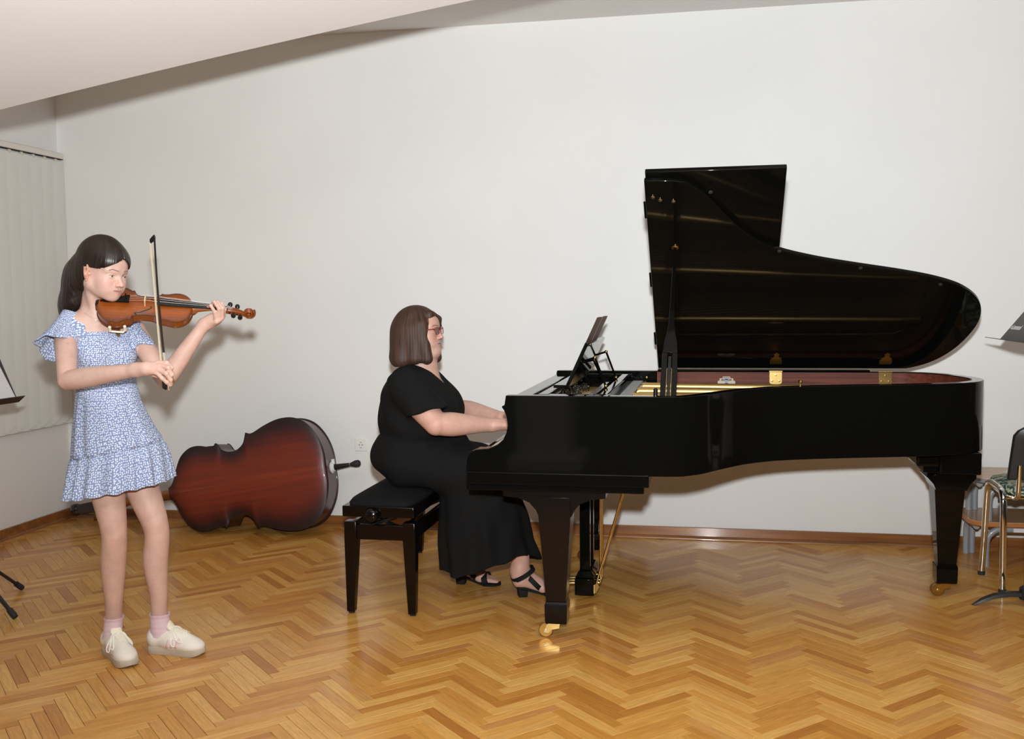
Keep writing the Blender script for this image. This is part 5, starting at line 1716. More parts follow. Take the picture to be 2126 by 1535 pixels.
def ruffle_loft(rings, n=120):
    """rings: (left px, left py, right px, right py, depth, wave amplitude, waves, phase)"""
    out = []
    rnd = random.Random(5)
    ph = [rnd.uniform(0, 6.28) for _ in range(6)]
    for (xl, yl, xr, yr, dp, amp, nw, p0, dy) in rings:
        a, b_ = g(xl, yl, 0.0), g(xr, yr, 0.0)
        c_, h = (a + b_) / 2, (b_ - a) / 2
        ring = []
        for k in range(n):
            q = 2 * PI * k / n
            wob = amp * (math.sin(nw * q + p0) + 0.55 * math.sin((nw * 0.5 + 1) * q + ph[1]) + 0.4 * math.sin((nw + 5) * q + ph[2]))
            s_ = 1 + wob / np.linalg.norm(h)
            ring.append(c_ + h * math.cos(q) * s_ + FH * dp * math.sin(q) * s_ + UP * dy * math.sin(nw * q + p0 + 1.0))
        out.append(ring)
    return out
sk = [(163, 802, 282, 800, 0.088, 0.0, 13, 0, 0), (161, 812, 285, 811, 0.094, 0.001, 13, 0, 0), (159, 836, 290, 832, 0.105, 0.0022, 13, 0.2, 0), (156, 872, 303, 862, 0.118, 0.0035, 13, 0.4, 0),
      (153, 912, 318, 890, 0.126, 0.0045, 13, 0.6, 0), (151, 945, 332, 908, 0.130, 0.0050, 13, 0.7, 0), (150, 953, 334, 916, 0.130, 0.003, 13, 0.7, 0)]
rg = ruffle_loft(sk)
mb = MB().loft([[tuple(p) for p in r] for r in rg], cap=False)
o = part('dress_skirt', mb, M_dress, girl, smooth=180)
loft_uv(o, rg)
o.modifiers.new('cloth', 'SOLIDIFY').thickness = 0.002
fl_ = [(150.5, 950, 333, 913, 0.129, 0.002, 17, 0, 0), (147, 962, 339, 924, 0.137, 0.0055, 17, 0.1, 0), (143, 985, 346, 948, 0.148, 0.0080, 17, 0.25, 0.0), (139, 1010, 351, 974, 0.155, 0.0100, 17, 0.4, 0.002), (136, 1031, 354, 994, 0.160, 0.0115, 17, 0.5, 0.004), (135.5, 1034, 354.5, 997, 0.160, 0.0115, 17, 0.5, 0.004)]
rg = ruffle_loft(fl_, 170)
mb = MB().loft([[tuple(p) for p in r] for r in rg], cap=False)
o = part('dress_flounce', mb, M_dress, girl, smooth=180)
loft_uv(o, rg)
o.modifiers.new('cloth', 'SOLIDIFY').thickness = 0.002
# flutter sleeves: cones of cloth around the upper arms
def sleeve(top, ax_dir, front, L, r0, r1, tilt, n=60):
    ax_dir = ax_dir / np.linalg.norm(ax_dir)
    e1 = front - ax_dir * (front @ ax_dir)
    e1 /= np.linalg.norm(e1)
    e2 = np.cross(ax_dir, e1)
    rings = []
    for s_ in np.linspace(0, 1, 9):
        ring = []
        for k in range(n):
            q = 2 * PI * k / n
            wob = 0.008 * s_ ** 2 * (math.sin(5 * q + 0.6) + 0.5 * math.sin(9 * q))
            rr = r0 + (r1 - r0) * s_ ** 1.3 + wob
            lng = L * s_ * (1 + tilt * math.cos(q)) + 0.006 * s_ * math.sin(5 * q)
            ring.append(tuple(top + ax_dir * lng + (e1 * math.cos(q) + e2 * math.sin(q)) * rr))
        rings.append(ring)
    return rings
for nm, top, d_, fr, L, r0, r1, tilt in (
        ('dress_sleeve', g(152, 652, -0.055), g(119, 735, -0.115) - g(152, 652, -0.055), FRT * 0.8 - FH * 0.6, 0.150, 0.040, 0.082, -0.22),
        ('dress_sleeve', g(262, 672, 0.055), g(291, 735, 0.05) - g(262, 672, 0.055), FRT * 0.7 - FH * 0.6, 0.120, 0.044, 0.062, -0.10)):
    rg = sleeve(top, d_, fr, L, r0, r1, tilt)
    o = part(nm, MB().loft(rg, cap=False), M_dress, girl, smooth=180)
    loft_uv(o, rg)
    o.modifiers.new('cloth', 'SOLIDIFY').thickness = 0.002
# shoulder straps join bodice and sleeves
F = Field((axis(GO[0] - 0.30, GO[0] + 0.24, 0.003), axis(GO[1] - 0.22, GO[1] + 0.24, 0.003), axis(1.28, 1.44, 0.003)))
torso(F, 0.010)
def straps(X, Y, Z):
    q = g(214, 686, 0.0)
    lat_ = (X - GO[0]) * LAT[0] + (Y - GO[1]) * LAT[1] - float((q - GO) @ LAT)
    return np.maximum(0.080 - np.abs(lat_ + 0.005), (q[2] - 0.03) - Z)
F.cut(straps)
sto, stv = field_mesh('dress_strap', F, M_dress, girl)
cloth_uv(sto, stv, g(216, 660, 0.0), 0.12)
del F

# ---- socks and trainers
M_sock = mat('pink_sock', srgb(224, 198, 208), 0.85)
M_shoe = mat('cream_suede', srgb(232, 226, 214), 0.8)
M_shoe_tongue = mat('cream_tongue', srgb(236, 228, 206), 0.8)
M_sole = mat('beige_sole', srgb(186, 174, 156), 0.7)
M_pinkst = mat('pink_stripe', srgb(236, 208, 212), 0.7)
M_tab = mat('lilac_tab', srgb(200, 176, 214), 0.7)
M_lace = mat('white_lace', srgb(238, 234, 222), 0.8)
def shoe(heel, toe, ankle, side):
    heel, toe = np.asarray(heel, float), np.asarray(toe, float)
    L = np.linalg.norm(toe - heel)
    x = (toe - heel) / L
    y = np.cross(UP, x)
    w = lambda a, b_, c_: heel + x * (a * L) + y * b_ + UP * c_
    # sole outline
    prof = [(0.0, 0.0), (0.02, 0.018), (0.08, 0.030), (0.2, 0.034), (0.42, 0.033), (0.6, 0.040), (0.74, 0.044), (0.85, 0.0415), (0.925, 0.033), (0.975, 0.018), (1.0, 0.0)]
    pr = spline(prof, 6)
    outl = [(a, b_) for a, b_ in pr] + [(a, -b_) for a, b_ in reversed(pr[1:-1])]
    mb = MB()
    mb.loft([[w(a, b_ * 0.95, 0.0005 + 0.014 * (max(0, a - 0.78) / 0.22) ** 2) for a, b_ in outl], [w(a, b_ * 1.02, 0.012 + 0.008 * (max(0, a - 0.78) / 0.22) ** 2) for a, b_ in outl], [w(a * 0.992 + 0.004, b_ * 1.0, 0.029) for a, b_ in outl], [w(a * 0.98 + 0.01, b_ * 0.93, 0.031) for a, b_ in outl]])
    so = part('sneaker_sole', mb, M_sole, girl, smooth=50)
    # upper by distance field
    R_ = np.stack([x, y, UP], 1)
    c0 = (heel + toe) / 2
    F = Field([axis(c0[n] - 0.17, c0[n] + 0.17, 0.0024) for n in range(2)] + [axis(0.018, 0.16, 0.0024)])
    F.put(cap(w(0.16, 0, 0.058), w(0.45, 0, 0.056), 0.036, 0.038), 0.02)
    F.put(ell(w(0.13, 0, 0.062), (0.030, 0.031, 0.042), R_), 0.02)
    F.put(cap(w(0.45, 0, 0.052), w(0.72, 0, 0.044), 0.038, 0.033), 0.03)
    F.put(ell(w(0.76, 0, 0.036), (0.056, 0.043, 0.030), R_), 0.02)
    F.put(ell(w(0.52, 0, 0.074), (0.05, 0.024, 0.020), R_), 0.02)
    # ankle opening
    F.put(cap(w(0.24, 0, 0.150), w(0.22, 0, 0.085), 0.042, 0.026), 0.006, 'cut')
    F.cut(lambda X, Y, Z: 0.024 - Z + 0 * X + 0 * Y)
    up, _ = field_mesh('sneaker', F, M_shoe, girl)
    # tongue, stripes, laces laid on the upper
    from mathutils.bvhtree import BVHTree
    Mi = MW[girl.name]
    tree = BVHTree.FromPolygons([tuple(Mi @ v_.co) for v_ in up.data.vertices], [tuple(p_.vertices) for p_ in up.data.polygons])
    def on(a, b_, z, d_, off=0.0012):
        """first hit on the upper from a point along a direction, lifted off the surface"""
        o_ = Vector(w(a, b_, z))
        h_ = tree.ray_cast(o_, Vector(d_))
        if h_[0] is None:
            return np.array(o_)
        return np.array(h_[0]) - np.array(d_) * off
    dn = -UP
    tg = MB()
    rows = [[on(a, hw_ * s_, 0.2, dn, 0.0022) for s_ in np.linspace(-1, 1, 7)] for a, hw_ in ((0.70, 0.011), (0.64, 0.014), (0.58, 0.016), (0.52, 0.018), (0.46, 0.019))]
    last = rows[-1]
    for k, (da, dz) in enumerate(((-0.035, 0.012), (-0.058, 0.023), (-0.068, 0.030))):
        rows.append([p + x * (da * L) + UP * (dz - 0.006 * s_ ** 2) + y * (s_ * 0.003 * (1, 0.4, -2.2)[k]) for p, s_ in zip(last, np.linspace(-1, 1, 7))])
    back_ = [[p - x * 0.005 - UP * 0.003 for p in r] for r in rows]
    tg.loft(rows, cap=False, closed=False).loft(back_[::-1], cap=False, closed=False)
    for e_ in (0, -1):
        tg.loft([[r[e_] for r in rows], [r[e_] for r in back_]], cap=False, closed=False)
    tg.loft([rows[-1], back_[-1]], cap=False, closed=False)
    part('shoe_tongue', tg, M_shoe_tongue, up, smooth=70)
    for s_ in (-1, 1):
        for k in range(3):
            a0 = 0.40 + 0.075 * k
            ra, rb = [], []
            for f_ in np.linspace(0, 1, 9):
                zz = 0.034 + 0.036 * f_
                aa = a0 + 0.05 * f_
                ra.append(on(aa, s_ * 0.09, zz, -y * s_))
                rb.append(on(aa + 0.045, s_ * 0.09, zz, -y * s_))
            st2 = part('shoe_stripe', MB().loft([ra, rb], cap=False, closed=False), M_pinkst, up, smooth=180)
            st2.modifiers.new('thick', 'SOLIDIFY').thickness = 0.0012
    part('heel_tab', MB().loft([[on(-0.3, b_, z, x, 0.0015) for b_ in np.linspace(-0.014, 0.014, 5)] + [on(-0.3, b_, z, x, -0.004) for b_ in np.linspace(0.014, -0.014, 5)] for z in (0.055, 0.066, 0.076, 0.086)]), M_tab, up, smooth=50)
    for k in range(6):
        a = 0.46 + 0.046 * k
        hw_ = 0.021 - 0.0012 * k
        part('lace', MB().tube([on(a + 0.012 * abs(q_), hw_ * q_, 0.2, dn, 0.0030) for q_ in np.linspace(-1, 1, 9)], 0.0024, 8, flat=0.7), M_lace, up)
    k0 = on(0.455, 0.0, 0.2, dn, 0.006)
    for s_, reach, fwd in ((1, 0.060, 0.03), (-1, 0.060, 0.05), (1, 0.042, 0.09), (-1, 0.045, 0.10)):
        e1 = on(0.455 + fwd * 0.6, s_ * reach * 0.45, 0.2, dn, 0.006)
        e2 = on(0.455 + fwd * 2.2, s_ * 0.09, 0.046 + (0.06 - reach), -y * s_, 0.005)
        e3 = on(0.455 + fwd * 1.2, s_ * 0.09, 0.056 + (0.06 - reach), -y * s_, 0.006)
        e4 = on(0.455 + fwd * 0.2, s_ * reach * 0.35, 0.2, dn, 0.005)
        part('lace_loop', MB().tube(spline([tuple(p) for p in (k0, e1, e2, e3, e4, k0 + UP * 0.001)], 6), 0.0022, 8), M_lace, up)
    # sock
    an = np.asarray(ankle, float)
    base_ = w(0.22, 0, 0.07)
    top_ = an + UP * 0.018
    rings = []
    dirv = top_ - base_
    for k, s_ in enumerate(np.linspace(0, 1, 16)):
        c_ = base_ + dirv * s_
        rr = 0.037 - 0.002 * s_ + (0.0007 * math.sin(s_ * 26 + 1.5) if s_ < 0.7 else 0.0)
        if s_ > 0.93:
            rr += 0.0035
        rings.append([tuple(c_ + x * (rr * 1.08 * math.cos(2 * PI * j / 40)) + y * (rr * (1 + (0.03 * math.sin(20 * PI * j / 40) if s_ > 0.9 else 0)) * math.sin(2 * PI * j / 40))) for j in range(40)])
    part('sock', MB().loft(rings, cap=False), M_sock, girl, smooth=180)
def fl_pt(d_, r_):
    return GO + FH * d_ + RH * r_
shoe(fl_pt(0.085, -0.185), fl_pt(-0.125, -0.008), g(237, 1290, 0.02), -1)
shoe(fl_pt(0.072, -0.012), fl_pt(0.018, 0.232), g(332, 1283, 0.045), 1)
# ------------------------------------------------------------------ violin
VM = np.eye(4)
VM[:3, :3] = np.array(((0.90207, -0.28067, 0.32787), (0.42500, 0.70998, -0.56153), (-0.07517, 0.64588, 0.75973)))
VM[:3, 3] = (-2.3018, 3.5033, 1.3859)
VS = 0.9831
MV = Matrix(VM.tolist())
violin = thing('violin', 'orange brown violin held under the chin of the girl in the dotted dress', 'violin', MV)
sc3 = lambda pts: [tuple(c * VS for c in p) for p in pts]
vhalf = spline([(0.0, 0.0), (0.001, 0.030), (0.012, 0.062), (0.035, 0.090), (0.065, 0.1035), (0.092, 0.101), (0.112, 0.090), (0.122, 0.0825)], 5)[:-1] + [(0.1255, 0.0855), (0.1290, 0.0862)] + \
    spline([(0.1310, 0.0815), (0.140, 0.0650), (0.160, 0.0560), (0.185, 0.0545), (0.212, 0.0590), (0.2290, 0.0700)], 5)[1:-1] + [(0.2320, 0.0765), (0.2360, 0.0775)] + \
    spline([(0.2400, 0.0745), (0.258, 0.0765), (0.280, 0.0835), (0.302, 0.0840), (0.325, 0.0740), (0.343, 0.0520), (0.353, 0.0250), (0.356, 0.0)], 5)
vhalf = [(x * VS, y * VS) for x, y in vhalf][:-1] + [(0.356 * VS, 0.003)]
ZT = 0.0335 * VS
SB_V = [(0.0, srgb(56, 22, 8)), (0.05, srgb(88, 38, 12)), (0.18, srgb(122, 58, 16)), (0.5, srgb(146, 74, 20)), (1.0, srgb(136, 66, 18))]
M_vtop = sunburst_mat('violin_top_varnish', SB_V, 0.32, (4, 160, 160), coat=0.35)
M_vedge = mat('violin_edge', srgb(96, 50, 22), 0.3, coat=0.4)
M_vrib = mat('violin_rib', srgb(120, 62, 24), 0.28, coat=0.5)
t = NT(M_vrib)
wv = t.n('ShaderNodeTexWave', bands_direction='X', i_Scale=75.0, i_Distortion=1.5, i_Detail=1.0)
t.l(t.coords('Object'), wv.inputs['Vector'])
r_ = t.ramp([(0.1, srgb(104, 50, 16)), (0.9, srgb(130, 68, 24))])
t.l(wv.outputs[0], r_.inputs[0])
t.l(r_.outputs[0], t.p.inputs['Base Color'])
ARCH = 0.0150 * VS
RINGS = (1.0, 0.985, 0.955, 0.90, 0.80, 0.66, 0.48, 0.28, 0.0)
def vplate(nm, z0, sgn, m_):
    rl, E = plate_rings(vhalf, z0, ARCH, rings=RINGS, sgn=sgn)
    o = part(nm, MB().loft(rl, cap=False), m_, violin, world=False, smooth=60)
    attr_mesh(o, 'edge', E)
    return rl
rl = vplate('belly', ZT, 1, M_vtop)
vplate('back', 0.0, -1, M_vtop)
vfull = [(x, y) for x, y, z in rl[0]] + [rl[0][0][:2]]
shr = lambda p, d: (p[0] + (0.178 * VS - p[0]) * d / 0.17, p[1] * (1 - d / 0.09))
part('ribs', MB().ring([shr(p, 0.0028) for p in vfull], [shr(p, 0.0045) for p in vfull], 0.0015, ZT - 0.001), M_vrib, violin, world=False, smooth=40)
for z0 in (-0.0005, ZT - 0.0035):
    part('plate_edge', MB().ring(vfull, [shr(p, 0.006) for p in vfull], z0, z0 + 0.004), M_vedge, violin, world=False, smooth=50, bevel=0.0012)
M_purf = mat('purfling', (0.01, 0.007, 0.005, 1), 0.5)
pz = lambda s_: ZT + ARCH * (1 - s_ ** 2)
part('purfling', MB().ring([shr(p, 0.0052) for p in vfull], [shr(p, 0.0062) for p in vfull], ZT + 0.0002, ZT + 0.0014), M_purf, violin, world=False)
def arch_z(x, y):
    """height of the belly at (x, y)"""
    hw_ = float(np.interp(x, [p[0] for p in vhalf], [p[1] for p in vhalf]))
    return ZT + ARCH * (1 - min(abs(y) / max(hw_, 1e-4), 1.0) ** 2)
# f-holes
for sg in (-1, 1):
    fpts = [(0.165, 0.058), (0.1605, 0.0535), (0.1635, 0.0485), (0.171, 0.0495), (0.182, 0.0465), (0.195, 0.0400), (0.208, 0.0345), (0.2155, 0.0295), (0.2195, 0.0245), (0.2175, 0.0205), (0.2130, 0.0225)]
    ps = spline(fpts, 5)
    ws = np.interp(np.linspace(0, 1, len(ps)), [0, 0.06, 0.18, 0.3, 0.5, 0.7, 0.84, 0.95, 1], [0.0042, 0.0040, 0.0018, 0.0028, 0.0038, 0.0028, 0.0017, 0.0032, 0.0036])
    P3 = [Vector(((x - 0.016) * VS, sg * y * VS, arch_z((x - 0.016) * VS, y * VS) - 0.0006)) for x, y in ps]
    part('f_hole', MB().tube(P3, list(ws * VS), 8, flat=0.4, up=(0, 0, 1)), M_purf, violin, world=False)
# neck, fingerboard, nut, peg box, scroll, pegs
A = np.array
nk = MB()
def voval(x, z, hy, hz, n=12):
    return [Vector((x * VS, hy * VS * math.cos(2 * PI * k / n), (z + hz * math.sin(2 * PI * k / n)) * VS)) for k in range(n)]
nk.loft([voval(0.350, 0.020, 0.014, 0.022), voval(0.362, 0.022, 0.013, 0.020), voval(0.375, 0.032, 0.0125, 0.013), voval(0.42, 0.0385, 0.0118, 0.0085), voval(0.478, 0.038, 0.0112, 0.0075)])
part('neck', nk, M_vtop and mat('violin_neck', srgb(138, 76, 34), 0.35), violin, world=False, smooth=60)
part('fingerboard', MB().loft([[Vector((x * VS, y * w * VS, (z + dz) * VS)) for y, dz in ((-1, 0), (1, 0), (1, 0.004), (0.5, 0.0072), (0, 0.0082), (-0.5, 0.0072), (-1, 0.004))] for x, w, z in ((0.222, 0.0210, 0.0575), (0.35, 0.0160, 0.0500), (0.482, 0.0120, 0.0430))]), M_ebony, violin, world=False, smooth=40)
part('nut', MB().box((0.482 * VS, -0.012 * VS, 0.041 * VS), (0.488 * VS, 0.012 * VS, 0.0535 * VS)), M_ebony, violin, world=False, bevel=0.001)
M_vhead = mat('violin_head', srgb(120, 60, 24), 0.3, coat=0.4)
part('peg_box', MB().loft([[Vector((x * VS, -w * VS, a * VS)), Vector((x * VS, w * VS, a * VS)), Vector((x * VS, w * VS, b_ * VS)), Vector((x * VS, -w * VS, b_ * VS))] for x, w, a, b_ in ((0.474, 0.0105, 0.028, 0.044), (0.486, 0.0125, 0.0255, 0.046), (0.515, 0.0115, 0.020, 0.041), (0.540, 0.0095, 0.015, 0.0335), (0.556, 0.0078, 0.013, 0.026))]), M_vhead, violin, world=False, bevel=0.0025)
scr = MB()
sp_pts, sp_r = [], []
for k in range(44):
    a = 0.6 - k * 0.29
    r = 0.0220 * (1 - k / 52.0)
    sp_pts.append(Vector(((0.5710 + r * math.cos(a)) * VS, 0, (0.0265 + r * math.sin(a)) * VS)))
    sp_r.append((0.0052 - 0.00006 * k) * VS)
# bridge from the peg box into the coil
scr.tube([Vector((0.548 * VS, 0, 0.018 * VS)), Vector((0.560 * VS, 0, 0.0135 * VS))], [0.008 * VS, 0.0068 * VS], 10)
for yy in (-0.0052, 0.0, 0.0052):
    scr.tube([p + Vector((0, yy * VS * (1 + k / 26.0), 0)) for k, p in enumerate(sp_pts)], sp_r, 8)
part('scroll', scr, M_vhead, violin, world=False, smooth=60)
part('scroll_eye', MB().lathe([(0.0, -0.018), (0.0045, -0.017), (0.0048, 0.0), (0.0045, 0.017), (0.0, 0.018)], (0.571 * VS, 0, 0.0265 * VS), (0, 1, 0), 14), M_vhead, violin, world=False, smooth=50)
for k, (x, sg) in enumerate(((0.496, 1), (0.511, -1), (0.524, 1), (0.537, -1))):
    z = 0.036 - (x - 0.496) * 0.30
    part('peg', MB().lathe([(0.0, -0.016), (0.0028, -0.016), (0.0030, 0.0125), (0.0050, 0.0145), (0.0042, 0.0165), (0.0030, 0.0185), (0.0085, 0.0240), (0.0098, 0.0310), (0.0080, 0.0360), (0.0, 0.0372)], (x * VS, 0, z * VS), (0, sg, 0.10), 14), M_ebony, violin, world=False, smooth=50)
# bridge, tailpiece, strings, fine tuners, chin rest
M_bridge = mat('bridge_maple', srgb(222, 196, 150), 0.5)
bx = 0.176
bp = [(-0.0205, 0.0), (-0.0125, 0.0), (-0.0100, 0.006), (0.0100, 0.006), (0.0125, 0.0), (0.0205, 0.0), (0.0195, 0.012), (0.0215, 0.0235), (0.0195, 0.0275), (0.0095, 0.0318), (0.0, 0.0330), (-0.0095, 0.0318), (-0.0195, 0.0290), (-0.0215, 0.0235), (-0.0195, 0.012)]
zb0 = arch_z(bx * VS, 0.014) / VS - 0.0005
part('bridge', MB().prism(bp, lambda p: (bx * VS, p[0] * VS, (zb0 + p[1]) * VS), lambda p: ((bx + 0.0035) * VS, p[0] * VS, (zb0 + p[1]) * VS)), M_bridge, violin, world=False)
part('tailpiece', MB().loft([[Vector((x * VS, y * w * VS, (z + dz) * VS)) for y, dz in ((-1, 0), (1, 0), (0.9, 0.0045), (0.0, 0.0075), (-0.9, 0.0045))] for x, w, z in ((0.012, 0.0085, 0.040), (0.06, 0.0125, 0.0525), (0.112, 0.0205, 0.0610), (0.120, 0.0215, 0.0620))]), M_ebony, violin, world=False, smooth=40)
part('tail_gut', MB().tube([(0.014 * VS, 0.004 * VS, 0.042 * VS), (-0.001, 0.003 * VS, 0.034 * VS), (-0.003, 0.0, 0.018 * VS), (-0.001, -0.003 * VS, 0.034 * VS), (0.014 * VS, -0.004 * VS, 0.042 * VS)], 0.0014, 6), M_ebony, violin, world=False)
part('end_button', MB().lathe([(0.0, 0.0), (0.0035, 0.0), (0.0055, 0.006), (0.0050, 0.009), (0.0, 0.010)], (0, 0, 0.016), (-1, 0, 0), 12), M_ebony, violin, world=False)
for k, y in enumerate((-0.0165, -0.0055, 0.0055, 0.0165)):
    zt_ = zb0 + 0.0325 - 0.0050 * (abs(y) / 0.0165) ** 1.6
    part('string', MB().tube([(0.118 * VS, y * 0.9 * VS, 0.0675 * VS), ((bx + 0.001) * VS, y * VS, zt_ * VS), (0.485 * VS, y * 0.48 * VS, 0.0545 * VS), (0.510 * VS, y * 0.3 * VS, 0.040 * VS)], 0.00055, 6), M_steel, violin, world=False)
    part('fine_tuner', MB().tube([(0.104 * VS, y * 0.85 * VS, 0.066 * VS), (0.104 * VS, y * 0.85 * VS, 0.077 * VS)], 0.0026, 8).box((0.100 * VS, (y * 0.85 - 0.0022) * VS, 0.0655 * VS), (0.120 * VS, (y * 0.85 + 0.0022) * VS, 0.0695 * VS)), M_ebony, violin, world=False)
cr = []
for k, (ins_, z) in enumerate(((0.010, 0.038), (0.002, 0.041), (0.0, 0.045), (0.004, 0.048), (0.014, 0.046), (0.024, 0.044))):
    cr.append([Vector(((0.030 + (0.034 - ins_) * math.cos(q)) * VS, (0.048 + (0.044 - ins_) * math.sin(q)) * VS, (z + 0.003 * math.cos(q)) * VS)) for q in np.linspace(0, 2 * PI, 28, endpoint=False)])
part('chin_rest', MB().loft(cr).box((-0.004 * VS, -0.018 * VS, 0.0), (0.014 * VS, 0.018 * VS, 0.043 * VS)), M_ebony, violin, world=False, smooth=50)
# shoulder rest: a wooden bow on cream clamps with a brass screw
M_cream = mat('cream_rubber', srgb(226, 218, 196), 0.5)
M_rest = mat('rest_wood', srgb(120, 64, 28), 0.35)
rr = []
for s_ in np.linspace(-1, 1, 15):
    y = s_ * 0.088
    z = -0.036 + 0.012 * s_ * s_ + 0.004 * s_
    x = 0.085 + 0.012 * s_
    rr.append([Vector(((x - 0.016) * VS, y * VS, z * VS)), Vector(((x + 0.016) * VS, y * VS, z * VS)), Vector(((x + 0.016) * VS, y * VS, (z + 0.005) * VS)), Vector(((x - 0.016) * VS, y * VS, (z + 0.005) * VS))])
part('rest_bar', MB().loft(rr), M_rest, violin, world=False, smooth=40)
for sg in (-1, 1):
    ye = sg * 0.0985
    cb = part('rest_clamp', MB().tube([(0.058 * VS, ye * VS, -0.014 * VS), (0.063 * VS, sg * 0.102 * VS, -0.020 * VS), (0.105 * VS, sg * 0.102 * VS, -0.021 * VS), (0.111 * VS, ye * 0.97 * VS, -0.014 * VS)], 0.0042, 8), M_cream, violin, world=False)
    for x in (0.058, 0.111):
        yy = sg * (0.1050 if x < 0.08 else 0.096)
        part('clamp_foot', MB().tube([(x * VS, (yy + sg * 0.0015) * VS, -0.016 * VS), (x * VS, (yy + sg * 0.004) * VS, 0.006 * VS)], 0.0052, 10).sphere((x * VS, (yy + sg * 0.004) * VS, 0.007 * VS), 0.0062, 10), M_cream, cb, world=False)
    part('rest_screw', MB().lathe([(0.004, 0), (0.0085, 0.001), (0.0085, 0.007), (0.0035, 0.008), (0.0035, 0.020), (0.0, 0.020)], (0.085 * VS, sg * 0.094 * VS, -0.042 * VS), (0, 0, 1), 14), M_brass, violin, world=False)

# ------------------------------------------------------------------ bow
BT, BB = g(320.5, 492, 0.155), g(349, 807, -0.335)
bdv = BT - BB
BL = np.linalg.norm(bdv)
bx_ = bdv / BL
# hair lies on the string side of the stick: towards the photo's left and down onto the strings
hside = -VM[:3, 2] * 0.45 - RH * 0.9
hside = hside - bx_ * (hside @ bx_)
hside /= np.linalg.norm(hside)
bs = np.cross(bx_, hside)
BW = np.eye(4)
BW[:3, 0], BW[:3, 1], BW[:3, 2], BW[:3, 3] = bx_, hside, np.cross(bx_, hside), BB
bow = thing('violin_bow', 'dark wooden violin bow with pale hair held upright in her right hand', 'bow', Matrix(BW.tolist()))
M_stick = mat('bow_stick', srgb(26, 14, 10), 0.3, coat=0.2)
M_bhair = mat('bow_hair', srgb(226, 212, 180), 0.6)
M_wind = mat('bow_winding', srgb(214, 206, 188), 0.3, metal=0.6)
camb = lambda s_: 0.0075 * math.sin(PI * s_) * 1.0
part('stick', MB().tube([(BL * s_, camb(s_) - 0.0, 0) for s_ in np.linspace(0.012, 0.995, 26)], list(np.linspace(0.0050, 0.0038, 26)), 10), M_stick, bow, world=False, smooth=60)
part('bow_head', MB().prism([(BL - 0.006, -0.003), (BL + 0.010, -0.002), (BL + 0.004, 0.010), (BL - 0.004, 0.0215), (BL - 0.024, 0.0225), (BL - 0.020, 0.017), (BL - 0.018, 0.006), (BL - 0.030, 0.002)], lambda p: (p[0], p[1], -0.0045), lambda p: (p[0], p[1], 0.0045)), M_ebony, bow, world=False, bevel=0.0012)
part('head_plate', MB().box((BL - 0.025, 0.0222, -0.0045), (BL - 0.003, 0.0236, 0.0045)), M_ivory, bow, world=False)
part('bow_hair', MB().loft([[Vector((x, y - 0.0006, -0.005)), Vector((x, y - 0.0006, 0.005)), Vector((x, y + 0.0006, 0.005)), Vector((x, y + 0.0006, -0.005))] for x, y in ((0.050, 0.0195), (BL - 0.020, 0.0210))]), M_bhair, bow, world=False)
part('frog', MB().prism([(0.004, 0.004), (0.052, 0.004), (0.056, 0.0195), (0.010, 0.0205), (0.003, 0.014)], lambda p: (p[0], p[1], -0.0058), lambda p: (p[0], p[1], 0.0058)), M_ebony, bow, world=False, bevel=0.0015)
part('ferrule', MB().box((0.046, 0.013, -0.0062), (0.058, 0.0208, 0.0062)), M_silver, bow, world=False, bevel=0.001)
part('winding', MB().tube([(BL * s_, camb(s_), 0) for s_ in (0.165, 0.19, 0.215)], 0.0054, 10), M_wind, bow, world=False)
part('screw_button', MB().lathe([(0.0, -0.010), (0.0035, -0.010), (0.0045, -0.008), (0.0045, -0.003), (0.0036, -0.001), (0.0045, 0.001), (0.0045, 0.010), (0.0, 0.010)], (0, 0, 0), (1, 0, 0), 12), M_silver, bow, world=False)
# ------------------------------------------------------------------ the pianist, seated in profile on the bench
PO = np.array((-1.40, 4.68, 0.0))
pianist = thing('person', 'woman in black with a brown bob and red glasses seated playing the piano', 'person', tuple(PO))
XF_, YL_ = np.array((1.0, 0, 0)), np.array((0, 1.0, 0))
V3 = lambda x, y, z: np.array((x, y, z), float)
SK2 = (0.56, 0.335, 0.265)
M_skin_w = skin_mat('woman_skin', 0.5)
W_HEAD = V3(-1.362, 4.675, 1.258)
pu = math.radians(4)
yw = math.radians(-4)
fxw = np.array((math.cos(yw), math.sin(yw), 0))
WHG = frame(W_HEAD, fxw * math.cos(pu) + UP * math.sin(pu), UP * math.cos(pu) - fxw * math.sin(pu))
WS = 1.0
wR, wO = WHG[:3, :3], W_HEAD
ww = lambda p: wO + wR @ np.asarray(p, float)
S_R, E_R, W_R = V3(-1.365, 4.470, 0.998), V3(-1.215, 4.395, 0.848), V3(-0.992, 4.555, 0.826)
S_L, E_L, W_L = V3(-1.405, 4.880, 0.990), V3(-1.265, 4.985, 0.850), V3(-0.992, 4.815, 0.826)

def w_torso(F, e):
    F.put(ell(V3(-1.385, 4.68, 0.93), (0.170 + e, 0.205 + e, 0.150 + e)), 0.03)
    F.put(ell(V3(-1.365, 4.68, 0.82), (0.200 + e, 0.215 + e, 0.135 + e)), 0.06)
    F.put(ell(V3(-1.400, 4.68, 0.655), (0.195 + e, 0.225 + e, 0.135 + e)), 0.06)
    F.put(cap(V3(-1.385, 4.50, 1.000), V3(-1.385, 4.86, 1.000), 0.072 + e), 0.06)
    F.put(cap(V3(-1.405, 4.62, 1.035), V3(-1.405, 4.74, 1.035), 0.055 + e), 0.06)
    for s_ in (-1, 1):
        F.put(ell(V3(-1.272, 4.68 + 0.080 * s_, 0.890), (0.088 + e, 0.090 + e, 0.085 + e)), 0.05)

